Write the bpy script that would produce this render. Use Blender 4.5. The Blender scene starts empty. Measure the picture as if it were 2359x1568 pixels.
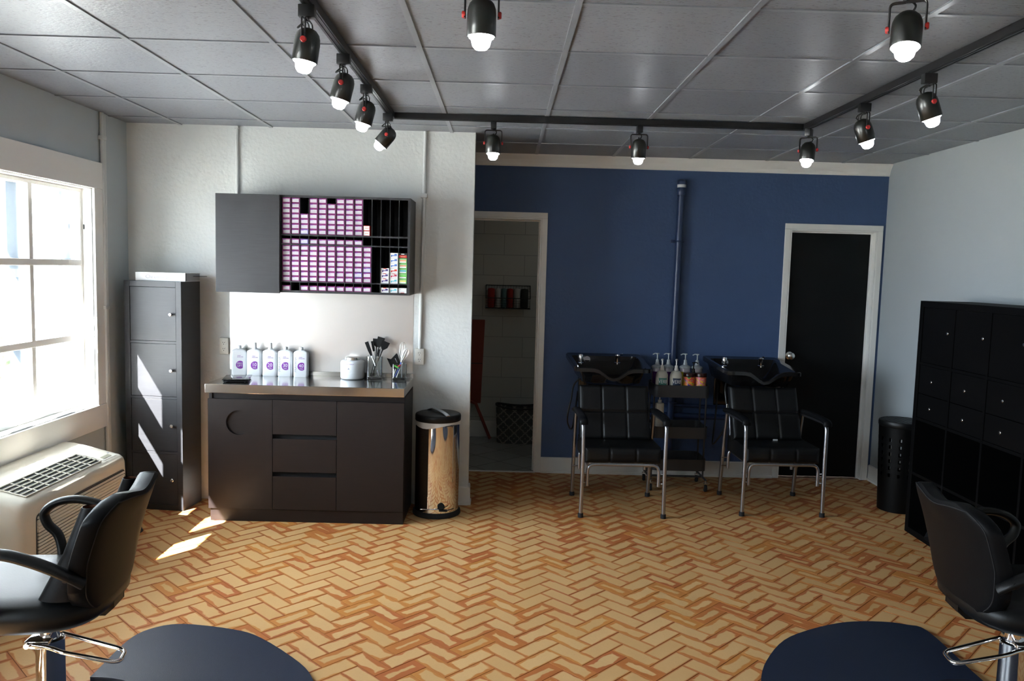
import bpy, bmesh, math, random
from mathutils import Vector, Matrix
R = math.radians
S = bpy.context.scene
COL = S.collection
random.seed(7)
# ------------------------------------------------------------------ camera
W, H = 2359, 1568
F_PX, YAW, PITCH, ROLL, CAM_H = 1834.43, 0.0125, -0.0890, 0.0266, 1.66186
fw = Vector((math.sin(YAW)*math.cos(PITCH), math.cos(YAW)*math.cos(PITCH), math.sin(PITCH)))
rt = Vector((math.cos(YAW), -math.sin(YAW), 0)); up = rt.cross(fw)
r2 = rt*math.cos(ROLL) + up*math.sin(ROLL); u2 = up*math.cos(ROLL) - rt*math.sin(ROLL)
cd = bpy.data.cameras.new('camera'); cam = bpy.data.objects.new('camera', cd); COL.objects.link(cam)
cam.matrix_world = Matrix(((r2.x, u2.x, -fw.x, 0), (r2.y, u2.y, -fw.y, 0), (r2.z, u2.z, -fw.z, CAM_H), (0, 0, 0, 1)))
cd.sensor_width = 36; cd.sensor_fit = 'HORIZONTAL'; cd.lens = 36*F_PX/W; cd.clip_start = .05; cd.clip_end = 200
S.camera = cam
# ------------------------------------------------------------------ light, exposure
vs = S.view_settings
vs.view_transform = 'Standard'; vs.look = 'None'; vs.gamma = 1; vs.use_curve_mapping = False
vs.exposure = 1.95
S.display_settings.display_device = 'sRGB'
S.cycles.use_denoising = True
S.cycles.max_bounces = 10; S.cycles.diffuse_bounces = 6; S.cycles.glossy_bounces = 5; S.cycles.transparent_max_bounces = 16
S.cycles.caustics_reflective = False; S.cycles.caustics_refractive = False
S.cycles.sample_clamp_indirect = 8
SKY = 9.0; SUN = 60.0; BULB = 8.5
wd = bpy.data.worlds.new('sky'); S.world = wd; wd.use_nodes = True
bg = wd.node_tree.nodes['Background']; bg.inputs[0].default_value = (.80, .90, 1, 1); bg.inputs[1].default_value = SKY
sl = bpy.data.lights.new('sun', 'SUN'); sl.energy = SUN; sl.angle = R(.6); sl.color = (1, .97, .93)
so = bpy.data.objects.new('sun', sl); COL.objects.link(so); so.location = (-6, -4, 8)
so.rotation_euler = Vector((1, 1.40, -1.62)).to_track_quat('-Z', 'Y').to_euler()
# daylight portal filling the window opening, and another for the added, unseen window on the left wall
def portal(name, loc, d, sx, sy):
    a = bpy.data.lights.new(name, 'AREA'); a.shape = 'RECTANGLE'; a.size = sx; a.size_y = sy; a.cycles.is_portal = True
    o = bpy.data.objects.new(name, a); COL.objects.link(o); o.location = loc
    o.rotation_euler = Vector(d).to_track_quat('-Z', 'Y').to_euler()
portal('window daylight', (-2.83, 4.065, 1.42), (1, 0, 0), 2.0, 1.40)
portal('added window daylight', (-2.83, .835, 1.42), (1, 0, 0), 2.0, 1.40)
# ------------------------------------------------------------------ materials
def lin(c): return tuple(((v/255)/12.92 if v <= 10 else (((v/255)+.055)/1.055)**2.4) for v in c)
def mat(name, col, rough=.5, metal=0, spec=.5, bump=0, bscale=60, bdist=.004, vary=0, vscale=6, coat=0, emit=None, estr=0, detail=4, trans=0):
    m = bpy.data.materials.new(name); m.use_nodes = True; nt = m.node_tree; b = nt.nodes['Principled BSDF']
    b.inputs['Base Color'].default_value = (*col, 1); b.inputs['Roughness'].default_value = rough
    b.inputs['Metallic'].default_value = metal; b.inputs['Specular IOR Level'].default_value = spec
    b.inputs['Coat Weight'].default_value = coat; b.inputs['Transmission Weight'].default_value = trans
    if emit: b.inputs['Emission Color'].default_value = (*emit, 1); b.inputs['Emission Strength'].default_value = estr
    if bump or vary:
        tc = nt.nodes.new('ShaderNodeTexCoord')
    if bump:
        n = nt.nodes.new('ShaderNodeTexNoise'); n.inputs['Scale'].default_value = bscale; n.inputs['Detail'].default_value = detail
        nt.links.new(tc.outputs['Object'], n.inputs['Vector'])
        bp = nt.nodes.new('ShaderNodeBump'); bp.inputs['Strength'].default_value = bump; bp.inputs['Distance'].default_value = bdist
        nt.links.new(n.outputs['Fac'], bp.inputs['Height']); nt.links.new(bp.outputs['Normal'], b.inputs['Normal'])
    if vary:
        n = nt.nodes.new('ShaderNodeTexNoise'); n.inputs['Scale'].default_value = vscale; n.inputs['Detail'].default_value = 5
        nt.links.new(tc.outputs['Object'], n.inputs['Vector'])
        mx = nt.nodes.new('ShaderNodeMix'); mx.data_type = 'RGBA'
        mx.inputs['A'].default_value = (*[c*(1-vary) for c in col], 1); mx.inputs['B'].default_value = (*[min(1, c*(1+vary)) for c in col], 1)
        nt.links.new(n.outputs['Fac'], mx.inputs['Factor']); nt.links.new(mx.outputs['Result'], b.inputs['Base Color'])
    return m
def glassmat(name, tint=(1, 1, 1), rough=.0, gl=.6):
    m = bpy.data.materials.new(name); m.use_nodes = True; nt = m.node_tree; nt.nodes.clear()
    o = nt.nodes.new('ShaderNodeOutputMaterial'); t = nt.nodes.new('ShaderNodeBsdfTransparent'); g = nt.nodes.new('ShaderNodeBsdfGlossy')
    t.inputs[0].default_value = (*tint, 1); g.inputs['Roughness'].default_value = rough
    lw = nt.nodes.new('ShaderNodeFresnel'); lw.inputs[0].default_value = 1.45
    mu = nt.nodes.new('ShaderNodeMath'); mu.operation = 'MULTIPLY'; mu.inputs[1].default_value = gl
    mx = nt.nodes.new('ShaderNodeMixShader')
    nt.links.new(lw.outputs[0], mu.inputs[0]); nt.links.new(mu.outputs[0], mx.inputs[0]); nt.links.new(t.outputs[0], mx.inputs[1]); nt.links.new(g.outputs[0], mx.inputs[2])
    nt.links.new(mx.outputs[0], o.inputs[0]); return m
def woodmat(name, col, rough, spec=.4):
    m = mat(name, col, rough, spec=spec); nt = m.node_tree; b = nt.nodes['Principled BSDF']
    tc = nt.nodes.new('ShaderNodeTexCoord'); mp = nt.nodes.new('ShaderNodeMapping'); mp.inputs['Scale'].default_value = (3, 3, 60)
    n = nt.nodes.new('ShaderNodeTexNoise'); n.inputs['Scale'].default_value = 2.5; n.inputs['Detail'].default_value = 6
    mx = nt.nodes.new('ShaderNodeMix'); mx.data_type = 'RGBA'
    mx.inputs['A'].default_value = (*[c*.75 for c in col], 1); mx.inputs['B'].default_value = (*[c*1.3 for c in col], 1)
    nt.links.new(tc.outputs['Object'], mp.inputs[0]); nt.links.new(mp.outputs[0], n.inputs['Vector'])
    nt.links.new(n.outputs['Fac'], mx.inputs['Factor']); nt.links.new(mx.outputs['Result'], b.inputs['Base Color'])
    return m
M = {}
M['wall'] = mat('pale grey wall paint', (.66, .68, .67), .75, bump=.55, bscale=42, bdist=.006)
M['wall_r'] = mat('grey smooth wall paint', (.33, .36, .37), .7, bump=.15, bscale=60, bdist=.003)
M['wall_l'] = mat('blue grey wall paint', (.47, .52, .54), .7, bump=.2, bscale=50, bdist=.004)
M['navy'] = mat('navy wall paint', (.046, .086, .190), .6, bump=.55, bscale=38, bdist=.006)
M['white'] = mat('white trim paint', (.78, .77, .73), .45)
M['winwhite'] = mat('white window paint', (.84, .83, .80), .45)
M['extblue'] = mat('blue grey exterior paint', (.024, .038, .054), .6)
M['blackdoor'] = mat('black door paint', (.0035, .0042, .0045), .6, spec=.2)
M['brown'] = woodmat('black brown laminate', (.0130, .0085, .0078), .42, .3)
M['greywood'] = woodmat('charcoal laminate', (.027, .027, .030), .42)
M['blackwood'] = woodmat('black laminate', (.0016, .0016, .0018), .6, .08)
M['dark'] = mat('dark recess', (.010, .010, .011), .7)
M['steel'] = mat('brushed steel', (.66, .65, .64), .15, 1)
M['sheet'] = mat('satin steel sheet', (.87, .84, .82), .33, 1)
M['chrome'] = mat('chrome', (.85, .85, .86), .05, 1)
M['nickel'] = mat('satin nickel', (.75, .74, .72), .25, 1)
M['alu'] = mat('grey metal tube', (.42, .43, .46), .3, 1)
M['leather'] = mat('black leather', (.0036, .0039, .0046), .5, spec=.14, bump=.12, bscale=180, bdist=.002)
M['leather2'] = mat('black seat leather', (.0038, .0042, .0046), .42, spec=.28, bump=.1, bscale=160, bdist=.002)
M['suede'] = mat('brown suede', (.10, .035, .015), .9)
M['blackplastic'] = mat('black plastic', (.0035, .0037, .0039), .42, spec=.3)
M['gloss'] = mat('glossy black ceramic', (.006, .006, .0065), .12, spec=.6)
M['rubber'] = mat('black rubber', (.008, .008, .009), .8)
M['mat'] = mat('blue black foam mat', (.0055, .0110, .0300), .50, bump=.3, bscale=300, bdist=.002)
M['lampblack'] = mat('olive black lamp metal', (.0095, .0105, .0085), .33, 0, coat=.2)
M['railblack'] = mat('black rail metal', (.010, .010, .011), .35)
M['red'] = mat('red knob', (.42, .018, .016), .45)
M['bulb'] = mat('lit bulb', (.9, .9, .9), .4, emit=(.92, .97, 1), estr=BULB)
M['acwhite'] = mat('ivory plastic', (.74, .70, .60), .42)
M['acdark'] = mat('dark vent gap', (.045, .05, .055), .6)
M['actag'] = mat('grey display plate', (.33, .31, .22), .5)
M['tbar'] = mat('grey ceiling bar paint', (.22, .235, .26), .28, spec=.7)
M['conduit'] = mat('white painted conduit', (.62, .64, .63), .5)
M['outlet'] = mat('ivory outlet plate', (.70, .68, .62), .4)
M['slot'] = mat('outlet slot', (.03, .03, .03), .6)
M['paper'] = mat('white card', (.80, .80, .80), .5)
M['greyprint'] = mat('grey print', (.35, .36, .38), .5)
M['bottle'] = mat('white plastic bottle', (.80, .82, .84), .35)
M['purple'] = mat('purple print', (.22, .035, .34), .45)
M['magenta'] = mat('magenta card', (.22, .020, .15), .5)
M['violet'] = mat('violet card', (.17, .10, .36), .5)
M['labelw'] = mat('white label', (.58, .565, .60), .5)
M['textgrey'] = mat('pale grey print', (.45, .43, .48), .5)
M['glass'] = glassmat('window glass', (.97, .99, 1), 0, .5)
M['vase'] = glassmat('clear glass', (.96, .98, .98), .02, 1.6)
M['cart'] = mat('dark grey cart metal', (.030, .030, .031), .42)
M['tagwhite'] = mat('white tag', (.6, .6, .6), .5)
M['pump'] = mat('grey pump plastic', (.40, .43, .44), .4)
M['cream'] = mat('cream bottle plastic', (.60, .58, .50), .4)
M['pumpw'] = mat('white pump plastic', (.66, .64, .60), .4)
M['silver'] = mat('silver bottle', (.50, .48, .52), .3, .5)
M['deep'] = mat('deep purple', (.085, .014, .17), .4)
M['yellow'] = mat('yellow label', (.66, .56, .03), .4)
M['teal'] = mat('teal label', (.07, .25, .20), .5)
M['navylab'] = mat('navy label', (.012, .03, .07), .5)
M['amber'] = mat('dark amber cap', (.03, .008, .006), .2)
M['liner'] = mat('white bin liner', (.62, .62, .60), .5)
M['bluepipe'] = mat('navy pipe paint', (.020, .040, .105), .35)
M['orange'] = mat('brick red paint', (.22, .028, .012), .5)
M['block'] = mat('grey painted block', (.42, .43, .40), .8, bump=.3, bscale=30)
M['towelr'] = mat('red towel', (.30, .02, .012), .95, bump=.6, bscale=200)
M['towelw'] = mat('white towel', (.45, .45, .42), .95, bump=.6, bscale=200)
M['towelt'] = mat('teal towel', (.10, .19, .19), .95, bump=.6, bscale=200)
M['toweld'] = mat('dark towel', (.03, .035, .03), .95, bump=.6, bscale=200)
M['blue'] = mat('blue plastic', (.02, .06, .40), .4)
M['green'] = mat('green plastic', (.10, .50, .05), .5)
M['redcard'] = mat('red card', (.55, .03, .02), .5)
M['cyan'] = mat('cyan print', (.10, .45, .55), .5)
M['bluep'] = mat('blue print', (.06, .16, .50), .5)
M['pinkp'] = mat('crimson print', (.48, .03, .09), .5)
M['indigo'] = mat('indigo print', (.06, .03, .18), .5)
M['salmon'] = mat('salmon print', (.72, .32, .20), .5)
M['greenp'] = mat('green card', (.20, .52, .16), .5)
M['yell2'] = mat('pale yellow print', (.70, .66, .18), .5)
M['wire'] = mat('black wire', (.012, .012, .012), .5)
M['ground'] = mat('pale paving', (.42, .41, .38), .9, vary=.2, vscale=3)
M['leaf'] = mat('green leaf', (.07, .16, .035), .6)
M['stone'] = mat('pale stone', (.16, .15, .14), .9, vary=.3, vscale=5)
M['roofdark'] = mat('eave boards', (.16, .16, .155), .8)
M['darkglass'] = mat('dark window glass', (.01, .014, .02), .4)

def nodes(m): return m.node_tree, m.node_tree.nodes['Principled BSDF']
def N(nt, t, **kw):
    n = nt.nodes.new(t)
    for k, v in kw.items(): setattr(n, k, v)
    return n
def mth(nt, op, a, b=None, c=None):
    n = N(nt, 'ShaderNodeMath', operation=op)
    for i, v in enumerate((a, b, c)):
        if v is None: continue
        if isinstance(v, (int, float)): n.inputs[i].default_value = v
        else: nt.links.new(v, n.inputs[i])
    return n.outputs[0]
def mixc(nt, f, a, b):
    n = N(nt, 'ShaderNodeMix', data_type='RGBA')
    for k, v in (('Factor', f), ('A', a), ('B', b)):
        if isinstance(v, tuple): n.inputs[k].default_value = (*v, 1)
        elif isinstance(v, (int, float)): n.inputs[k].default_value = v
        else: nt.links.new(v, n.inputs[k])
    return n.outputs['Result']
def sstep(nt, x, lo, hi):
    n = N(nt, 'ShaderNodeMapRange', interpolation_type='SMOOTHSTEP'); nt.links.new(x, n.inputs[0])
    for i, v in ((1, lo), (2, hi)):
        if isinstance(v, (int, float)): n.inputs[i].default_value = v
        else: nt.links.new(v, n.inputs[i])
    return n.outputs[0]
# clay pavers: pale worn face, orange to red-brown rim of irregular width, one random number per brick
def brickmat():
    m = mat('clay paver', (.5, .4, .3), .55, spec=.22); nt, b = nodes(m)
    uv = N(nt, 'ShaderNodeUVMap', uv_map='edge'); sp = N(nt, 'ShaderNodeSeparateXYZ'); nt.links.new(uv.outputs[0], sp.inputs[0])
    rn = N(nt, 'ShaderNodeAttribute', attribute_name='rnd'); rs = N(nt, 'ShaderNodeSeparateColor'); nt.links.new(rn.outputs['Color'], rs.inputs[0])
    tc = N(nt, 'ShaderNodeTexCoord')
    n1 = N(nt, 'ShaderNodeTexNoise'); n1.inputs['Scale'].default_value = 11; n1.inputs['Detail'].default_value = 2; nt.links.new(tc.outputs['Object'], n1.inputs['Vector'])
    n2 = N(nt, 'ShaderNodeTexNoise'); n2.inputs['Scale'].default_value = 1.1; n2.inputs['Detail'].default_value = 2; nt.links.new(tc.outputs['Object'], n2.inputs['Vector'])
    n3 = N(nt, 'ShaderNodeTexNoise'); n3.inputs['Scale'].default_value = 90; n3.inputs['Detail'].default_value = 4; nt.links.new(tc.outputs['Object'], n3.inputs['Vector'])
    d = mth(nt, 'MINIMUM', sp.outputs[0], sp.outputs[1])
    # rim width in metres: big noise decides how worn the area is, brick number decides the single brick
    wdt = mth(nt, 'ADD', mth(nt, 'MULTIPLY', mth(nt, 'POWER', rs.outputs[0], 3.0), .026), mth(nt, 'MULTIPLY', mth(nt, 'SUBTRACT', n2.outputs['Fac'], .44), .070))
    wdt = mth(nt, 'ADD', wdt, mth(nt, 'MULTIPLY', mth(nt, 'SUBTRACT', n1.outputs['Fac'], .5), .052))
    wdt = mth(nt, 'MAXIMUM', wdt, .0036)
    f = sstep(nt, mth(nt, 'SUBTRACT', d, wdt), -.002, .005)
    stain = mixc(nt, rs.outputs[1], (.40, .115, .034), (.50, .20, .045))
    pale = mixc(nt, rs.outputs[2], (.58, .335, .135), (.65, .395, .175))
    pale = mixc(nt, mth(nt, 'MULTIPLY', n3.outputs['Fac'], .35), pale, (.46, .27, .11))
    nt.links.new(mixc(nt, f, stain, pale), b.inputs['Base Color'])
    bp = N(nt, 'ShaderNodeBump'); bp.inputs['Strength'].default_value = .2; bp.inputs['Distance'].default_value = .002
    nt.links.new(n3.outputs['Fac'], bp.inputs['Height']); nt.links.new(bp.outputs[0], b.inputs['Normal'])
    return m
M['brick'] = brickmat()
M['mortar'] = mat('dark joint', (.20, .07, .025), .95)
def ceilmat():
    m = mat('grey painted acoustic tile', (.19, .20, .225), .36, spec=.6); nt, b = nodes(m)
    tc = N(nt, 'ShaderNodeTexCoord'); mp = N(nt, 'ShaderNodeMapping'); mp.inputs['Scale'].default_value = (55, 150, 1); nt.links.new(tc.outputs['Object'], mp.inputs[0])
    n = N(nt, 'ShaderNodeTexNoise'); n.inputs['Scale'].default_value = 1; n.inputs['Detail'].default_value = 3; nt.links.new(mp.outputs[0], n.inputs['Vector'])
    pits = sstep(nt, n.outputs['Fac'], .33, .40)
    rn = N(nt, 'ShaderNodeAttribute', attribute_name='rnd'); rs = N(nt, 'ShaderNodeSeparateColor'); nt.links.new(rn.outputs['Color'], rs.inputs[0])
    base = mixc(nt, rs.outputs[0], (.178, .192, .222), (.235, .250, .280))
    nt.links.new(mixc(nt, pits, (.10, .105, .115), base), b.inputs['Base Color'])
    bp = N(nt, 'ShaderNodeBump'); bp.inputs['Strength'].default_value = .5; bp.inputs['Distance'].default_value = .004
    nt.links.new(n.outputs['Fac'], bp.inputs['Height']); nt.links.new(bp.outputs[0], b.inputs['Normal'])
    return m
M['tile'] = ceilmat()
def tilefloor():
    m = mat('grey floor tile', (.3, .3, .28), .25); nt, b = nodes(m)
    tc = N(nt, 'ShaderNodeTexCoord'); mp = N(nt, 'ShaderNodeMapping'); mp.inputs['Rotation'].default_value = (0, 0, R(45)); nt.links.new(tc.outputs['Object'], mp.inputs[0])
    k = N(nt, 'ShaderNodeTexBrick'); k.offset = 0; k.inputs['Scale'].default_value = 1
    k.inputs['Brick Width'].default_value = .3; k.inputs['Row Height'].default_value = .3; k.inputs['Mortar Size'].default_value = .004
    k.inputs['Color1'].default_value = (.34, .35, .33, 1); k.inputs['Color2'].default_value = (.30, .31, .29, 1); k.inputs['Mortar'].default_value = (.08, .08, .075, 1)
    nt.links.new(mp.outputs[0], k.inputs['Vector']); nt.links.new(k.outputs['Color'], b.inputs['Base Color']); return m
M['restfloor'] = tilefloor()
def blockmat():
    m = mat('grey painted blockwork', (.1, .1, .1), .8); nt, b = nodes(m)
    tc = N(nt, 'ShaderNodeTexCoord'); sp = N(nt, 'ShaderNodeSeparateXYZ'); nt.links.new(tc.outputs['Object'], sp.inputs[0])
    cb = N(nt, 'ShaderNodeCombineXYZ'); nt.links.new(sp.outputs[0], cb.inputs[0]); nt.links.new(sp.outputs[2], cb.inputs[1])
    k = N(nt, 'ShaderNodeTexBrick'); k.inputs['Scale'].default_value = 1
    k.inputs['Brick Width'].default_value = .40; k.inputs['Row Height'].default_value = .20; k.inputs['Mortar Size'].default_value = .004; k.inputs['Mortar Smooth'].default_value = .6
    k.inputs['Color1'].default_value = (.50, .52, .48, 1); k.inputs['Color2'].default_value = (.47, .49, .45, 1); k.inputs['Mortar'].default_value = (.30, .31, .29, 1)
    nt.links.new(cb.outputs[0], k.inputs['Vector']); nt.links.new(k.outputs['Color'], b.inputs['Base Color']); return m
M['blockwall'] = blockmat()
def trellis():
    # quatrefoil lattice: pale rings on dark grey cloth
    m = mat('patterned grey cloth', (.06, .065, .06), .9); nt, b = nodes(m)
    tc = N(nt, 'ShaderNodeTexCoord'); sp = N(nt, 'ShaderNodeSeparateXYZ'); nt.links.new(tc.outputs['Object'], sp.inputs[0])
    def lobe(ox, oy, cx, cy, r):
        x = mth(nt, 'SUBTRACT', mth(nt, 'MODULO', mth(nt, 'ADD', sp.outputs[0], ox), .105), .0525+cx)
        y = mth(nt, 'SUBTRACT', mth(nt, 'MODULO', mth(nt, 'ADD', sp.outputs[2], oy), .105), .0525+cy)
        return mth(nt, 'SUBTRACT', mth(nt, 'SQRT', mth(nt, 'ADD', mth(nt, 'MULTIPLY', x, x), mth(nt, 'MULTIPLY', y, y))), r)
    d = None
    for cx, cy in ((.024, 0), (-.024, 0), (0, .024), (0, -.024)):
        q = lobe(10.5, 10.5, cx, cy, .023); d = q if d is None else mth(nt, 'MINIMUM', d, q)
    f = sstep(nt, mth(nt, 'ABSOLUTE', d), .006, .0035)
    nt.links.new(mixc(nt, f, (.075, .08, .075), (.30, .29, .25)), b.inputs['Base Color']); return m
M['trellis'] = trellis()
def swirl(name, cols, sc):
    m = mat(name, cols[0], .35); nt, b = nodes(m)
    tc = N(nt, 'ShaderNodeTexCoord'); n = N(nt, 'ShaderNodeTexNoise'); n.inputs['Scale'].default_value = sc; n.inputs['Detail'].default_value = 1; n.inputs['Distortion'].default_value = 1.6
    nt.links.new(tc.outputs['Object'], n.inputs['Vector'])
    cr = N(nt, 'ShaderNodeValToRGB'); cr.color_ramp.interpolation = 'CONSTANT'; e = cr.color_ramp.elements
    e[0].color = (*cols[0], 1); e[0].position = 0; e[1].color = (*cols[1], 1); e[1].position = .40
    for i, c in enumerate(cols[2:]): q = e.new(.45+.055*i); q.color = (*c, 1)
    nt.links.new(n.outputs['Fac'], cr.inputs[0]); nt.links.new(cr.outputs[0], b.inputs['Base Color']); return m
M['art1'] = swirl('orange pink swirl print', [(.05, .30, .10), (.75, .50, .02), (.75, .10, .02), (.60, .05, .14), (.75, .40, .02), (.10, .03, .30)], 15)
M['art2'] = swirl('yellow pink swirl print', [(.35, .03, .25), (.75, .52, .02), (.70, .16, .22), (.75, .16, .02), (.65, .25, .40), (.70, .45, .02)], 14)

# ------------------------------------------------------------------ mesh helpers
class MB:
    def __init__(s): s.bm = bmesh.new(); s.mats = []
    def mi(s, m):
        m = M[m] if isinstance(m, str) else m
        if m not in s.mats: s.mats.append(m)
        return s.mats.index(m)
    def add(s, t, m, mx=None):
        i = s.mi(m)
        for f in t.faces: f.material_index = i
        if mx is not None: bmesh.ops.transform(t, matrix=mx, verts=t.verts)
        me = bpy.data.meshes.new('t'); t.to_mesh(me); t.free(); s.bm.from_mesh(me); bpy.data.meshes.remove(me)
        return s
    def box(s, x0, x1, y0, y1, z0, z1, m, bev=0, seg=2, mx=None):
        t = bmesh.new(); bmesh.ops.create_cube(t, size=1)
        bmesh.ops.transform(t, matrix=Matrix.Translation(((x0+x1)/2, (y0+y1)/2, (z0+z1)/2)) @ Matrix.Diagonal((abs(x1-x0), abs(y1-y0), abs(z1-z0), 1)), verts=t.verts)
        if bev: bmesh.ops.bevel(t, geom=t.edges[:], offset=bev, segments=seg, affect='EDGES', profile=.5, clamp_overlap=True)
        return s.add(t, m, mx)
    def lathe(s, prof, m, c=(0, 0, 0), seg=32, mx=None, cap=True, sx=1, sy=1):
        t = bmesh.new(); rings = []
        for r, z in prof:
            if r < 1e-6: rings.append([t.verts.new((c[0], c[1], c[2]+z))]); continue
            rings.append([t.verts.new((c[0]+sx*r*math.cos(2*math.pi*k/seg), c[1]+sy*r*math.sin(2*math.pi*k/seg), c[2]+z)) for k in range(seg)])
        for a, b in zip(rings, rings[1:]):
            for k in range(seg):
                k2 = (k+1) % seg
                if len(a) == 1 and len(b) == 1: continue
                if len(a) == 1: t.faces.new((a[0], b[k2], b[k]))
                elif len(b) == 1: t.faces.new((a[k], a[k2], b[0]))
                else: t.faces.new((a[k], a[k2], b[k2], b[k]))
        if cap:
            if len(rings[0]) > 1: t.faces.new(rings[0][::-1])
            if len(rings[-1]) > 1: t.faces.new(rings[-1])
        bmesh.ops.recalc_face_normals(t, faces=t.faces[:]) if cap else None
        return s.add(t, m, mx)
    def cyl(s, p0, p1, r, m, r1=None, seg=16):
        p0, p1 = Vector(p0), Vector(p1); d = p1-p0; q = d.to_track_quat('Z', 'Y').to_matrix().to_4x4()
        return s.lathe([(r, 0), (r if r1 is None else r1, d.length)], m, seg=seg, mx=Matrix.Translation(p0) @ q)
    def tube(s, pts, r, m, seg=10, closed=False, smooth=0, flat=1.0, upv=(0, 0, 1)):
        P = [Vector(p) for p in pts]
        if smooth: P = spline(P, smooth, closed)
        n = len(P); t = bmesh.new(); rings = []
        rr = r if isinstance(r, (list, tuple)) else None
        prev = None
        for i, p in enumerate(P):
            a = P[(i-1) % n] if (closed or i > 0) else p; b = P[(i+1) % n] if (closed or i < n-1) else p
            d = (b-a).normalized()
            if prev is None:
                u = Vector(upv); u = (u - d*u.dot(d))
                if u.length < 1e-3: u = Vector((1, 0, 0)); u = u - d*u.dot(d)
                u.normalize()
            else:
                u = (prev - d*prev.dot(d)).normalized()
            prev = u; v = d.cross(u)
            rad = r if rr is None else rr[0] + (rr[1]-rr[0])*i/(n-1)
            rings.append([t.verts.new(p + u*rad*flat*math.cos(2*math.pi*k/seg) + v*rad*math.sin(2*math.pi*k/seg)) for k in range(seg)])
        for i in range(n if closed else n-1):
            a, b = rings[i], rings[(i+1) % n]
            for k in range(seg): t.faces.new((a[k], a[(k+1) % seg], b[(k+1) % seg], b[k]))
        if not closed: t.faces.new(rings[0][::-1]); t.faces.new(rings[-1])
        bmesh.ops.recalc_face_normals(t, faces=t.faces[:])
        return s.add(t, m)
    def loft(s, loops, m, cap0=True, cap1=True, recalc=True, mx=None):
        t = bmesh.new(); rings = [[t.verts.new(p) for p in L] for L in loops]; n = len(loops[0])
        for a, b in zip(rings, rings[1:]):
            for k in range(n): t.faces.new((a[k], a[(k+1) % n], b[(k+1) % n], b[k]))
        if cap0: t.faces.new(rings[0][::-1])
        if cap1: t.faces.new(rings[-1])
        if recalc: bmesh.ops.recalc_face_normals(t, faces=t.faces[:])
        return s.add(t, m, mx)
    def prism(s, poly, d, m, bev=0, mx=None):
        t = bmesh.new(); f = t.faces.new([t.verts.new(p) for p in poly]); d = Vector(d)
        e = bmesh.ops.extrude_face_region(t, geom=[f]); bmesh.ops.translate(t, vec=d, verts=[v for v in e['geom'] if isinstance(v, bmesh.types.BMVert)])
        bmesh.ops.recalc_face_normals(t, faces=t.faces[:])
        if bev: bmesh.ops.bevel(t, geom=t.edges[:], offset=bev, segments=2, affect='EDGES', profile=.5, clamp_overlap=True)
        return s.add(t, m, mx)
    def quad(s, a, b, c, d, m):
        t = bmesh.new(); t.faces.new([t.verts.new(p) for p in (a, b, c, d)]); return s.add(t, m)
    def sphere(s, c, r, m, sx=1, sy=1, sz=1, seg=16):
        t = bmesh.new(); bmesh.ops.create_uvsphere(t, u_segments=seg, v_segments=seg//2+2, radius=r)
        return s.add(t, m, Matrix.Translation(c) @ Matrix.Diagonal((sx, sy, sz, 1)))
    def text(s, txt, size, c, m, mx=None, ext=.0004, sx=1, align='CENTER'):
        # flat lettering standing in the x-z plane, facing -y
        cu = bpy.data.curves.new('t', 'FONT'); cu.body = txt; cu.size = size; cu.extrude = ext; cu.align_x = align; cu.align_y = 'CENTER'; cu.resolution_u = 2
        o = bpy.data.objects.new('t', cu); COL.objects.link(o)
        bpy.context.view_layer.update(); me = bpy.data.meshes.new_from_object(o); bpy.data.objects.remove(o); bpy.data.curves.remove(cu)
        t = bmesh.new(); t.from_mesh(me); bpy.data.meshes.remove(me)
        q = Matrix.Translation(c) @ (mx if mx is not None else Matrix.Identity(4)) @ Matrix.Rotation(R(90), 4, 'X') @ Matrix.Diagonal((sx, 1, 1, 1))
        return s.add(t, m, q)
    def build(s, name, parent=None, smooth=True, ang=40, loc=None, rz=0):
        me = bpy.data.meshes.new(name); s.bm.to_mesh(me); s.bm.free()
        for m in s.mats: me.materials.append(m)
        if smooth:
            for p in me.polygons: p.use_smooth = True
            me.set_sharp_from_angle(angle=R(ang))
        o = bpy.data.objects.new(name, me); COL.objects.link(o)
        if parent: o.parent = parent
        if loc: o.location = loc
        o.rotation_euler.z = rz
        return o
def spline(P, k, closed=False):
    n = len(P); out = []
    for i in range(n if closed else n-1):
        p0 = P[(i-1) % n] if (closed or i > 0) else P[i]; p1 = P[i]; p2 = P[(i+1) % n]; p3 = P[(i+2) % n] if (closed or i < n-2) else P[(i+1) % n]
        for j in range(k):
            t = j/k
            out.append(.5*((2*p1)+(p2-p0)*t+(2*p0-5*p1+4*p2-p3)*t*t+(3*p1-p0-3*p2+p3)*t**3))
    if not closed: out.append(P[-1])
    return out
def fillet(pts, r, k=6):
    P = [Vector(p) for p in pts]; out = [P[0]]
    for a, b, c in zip(P, P[1:], P[2:]):
        u, v = (a-b), (c-b); d = min(r, u.length*.49, v.length*.49); u.normalize(); v.normalize()
        p, q = b+u*d, b+v*d
        for j in range(k+1):
            t = j/k; out.append((1-t)**2*p+2*t*(1-t)*b+t*t*q)
    return out+[P[-1]]
def thing(name, label, cat, loc=(0, 0, 0), rz=0, group=None):
    o = bpy.data.objects.new(name, None); COL.objects.link(o); o.location = loc; o.rotation_euler.z = rz; o.empty_display_size = .05
    o['label'] = label; o['category'] = cat
    if group: o['group'] = group
    return o
def tag(o, label, cat, group=None):
    o['label'] = label; o['category'] = cat
    if group: o['group'] = group
    return o
def struct(mb, name, label=None, parent=None, **kw):
    o = mb.build(name, parent, **kw)
    if parent is None: o['kind'] = 'structure'
    if label: o['label'] = label
    return o
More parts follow.
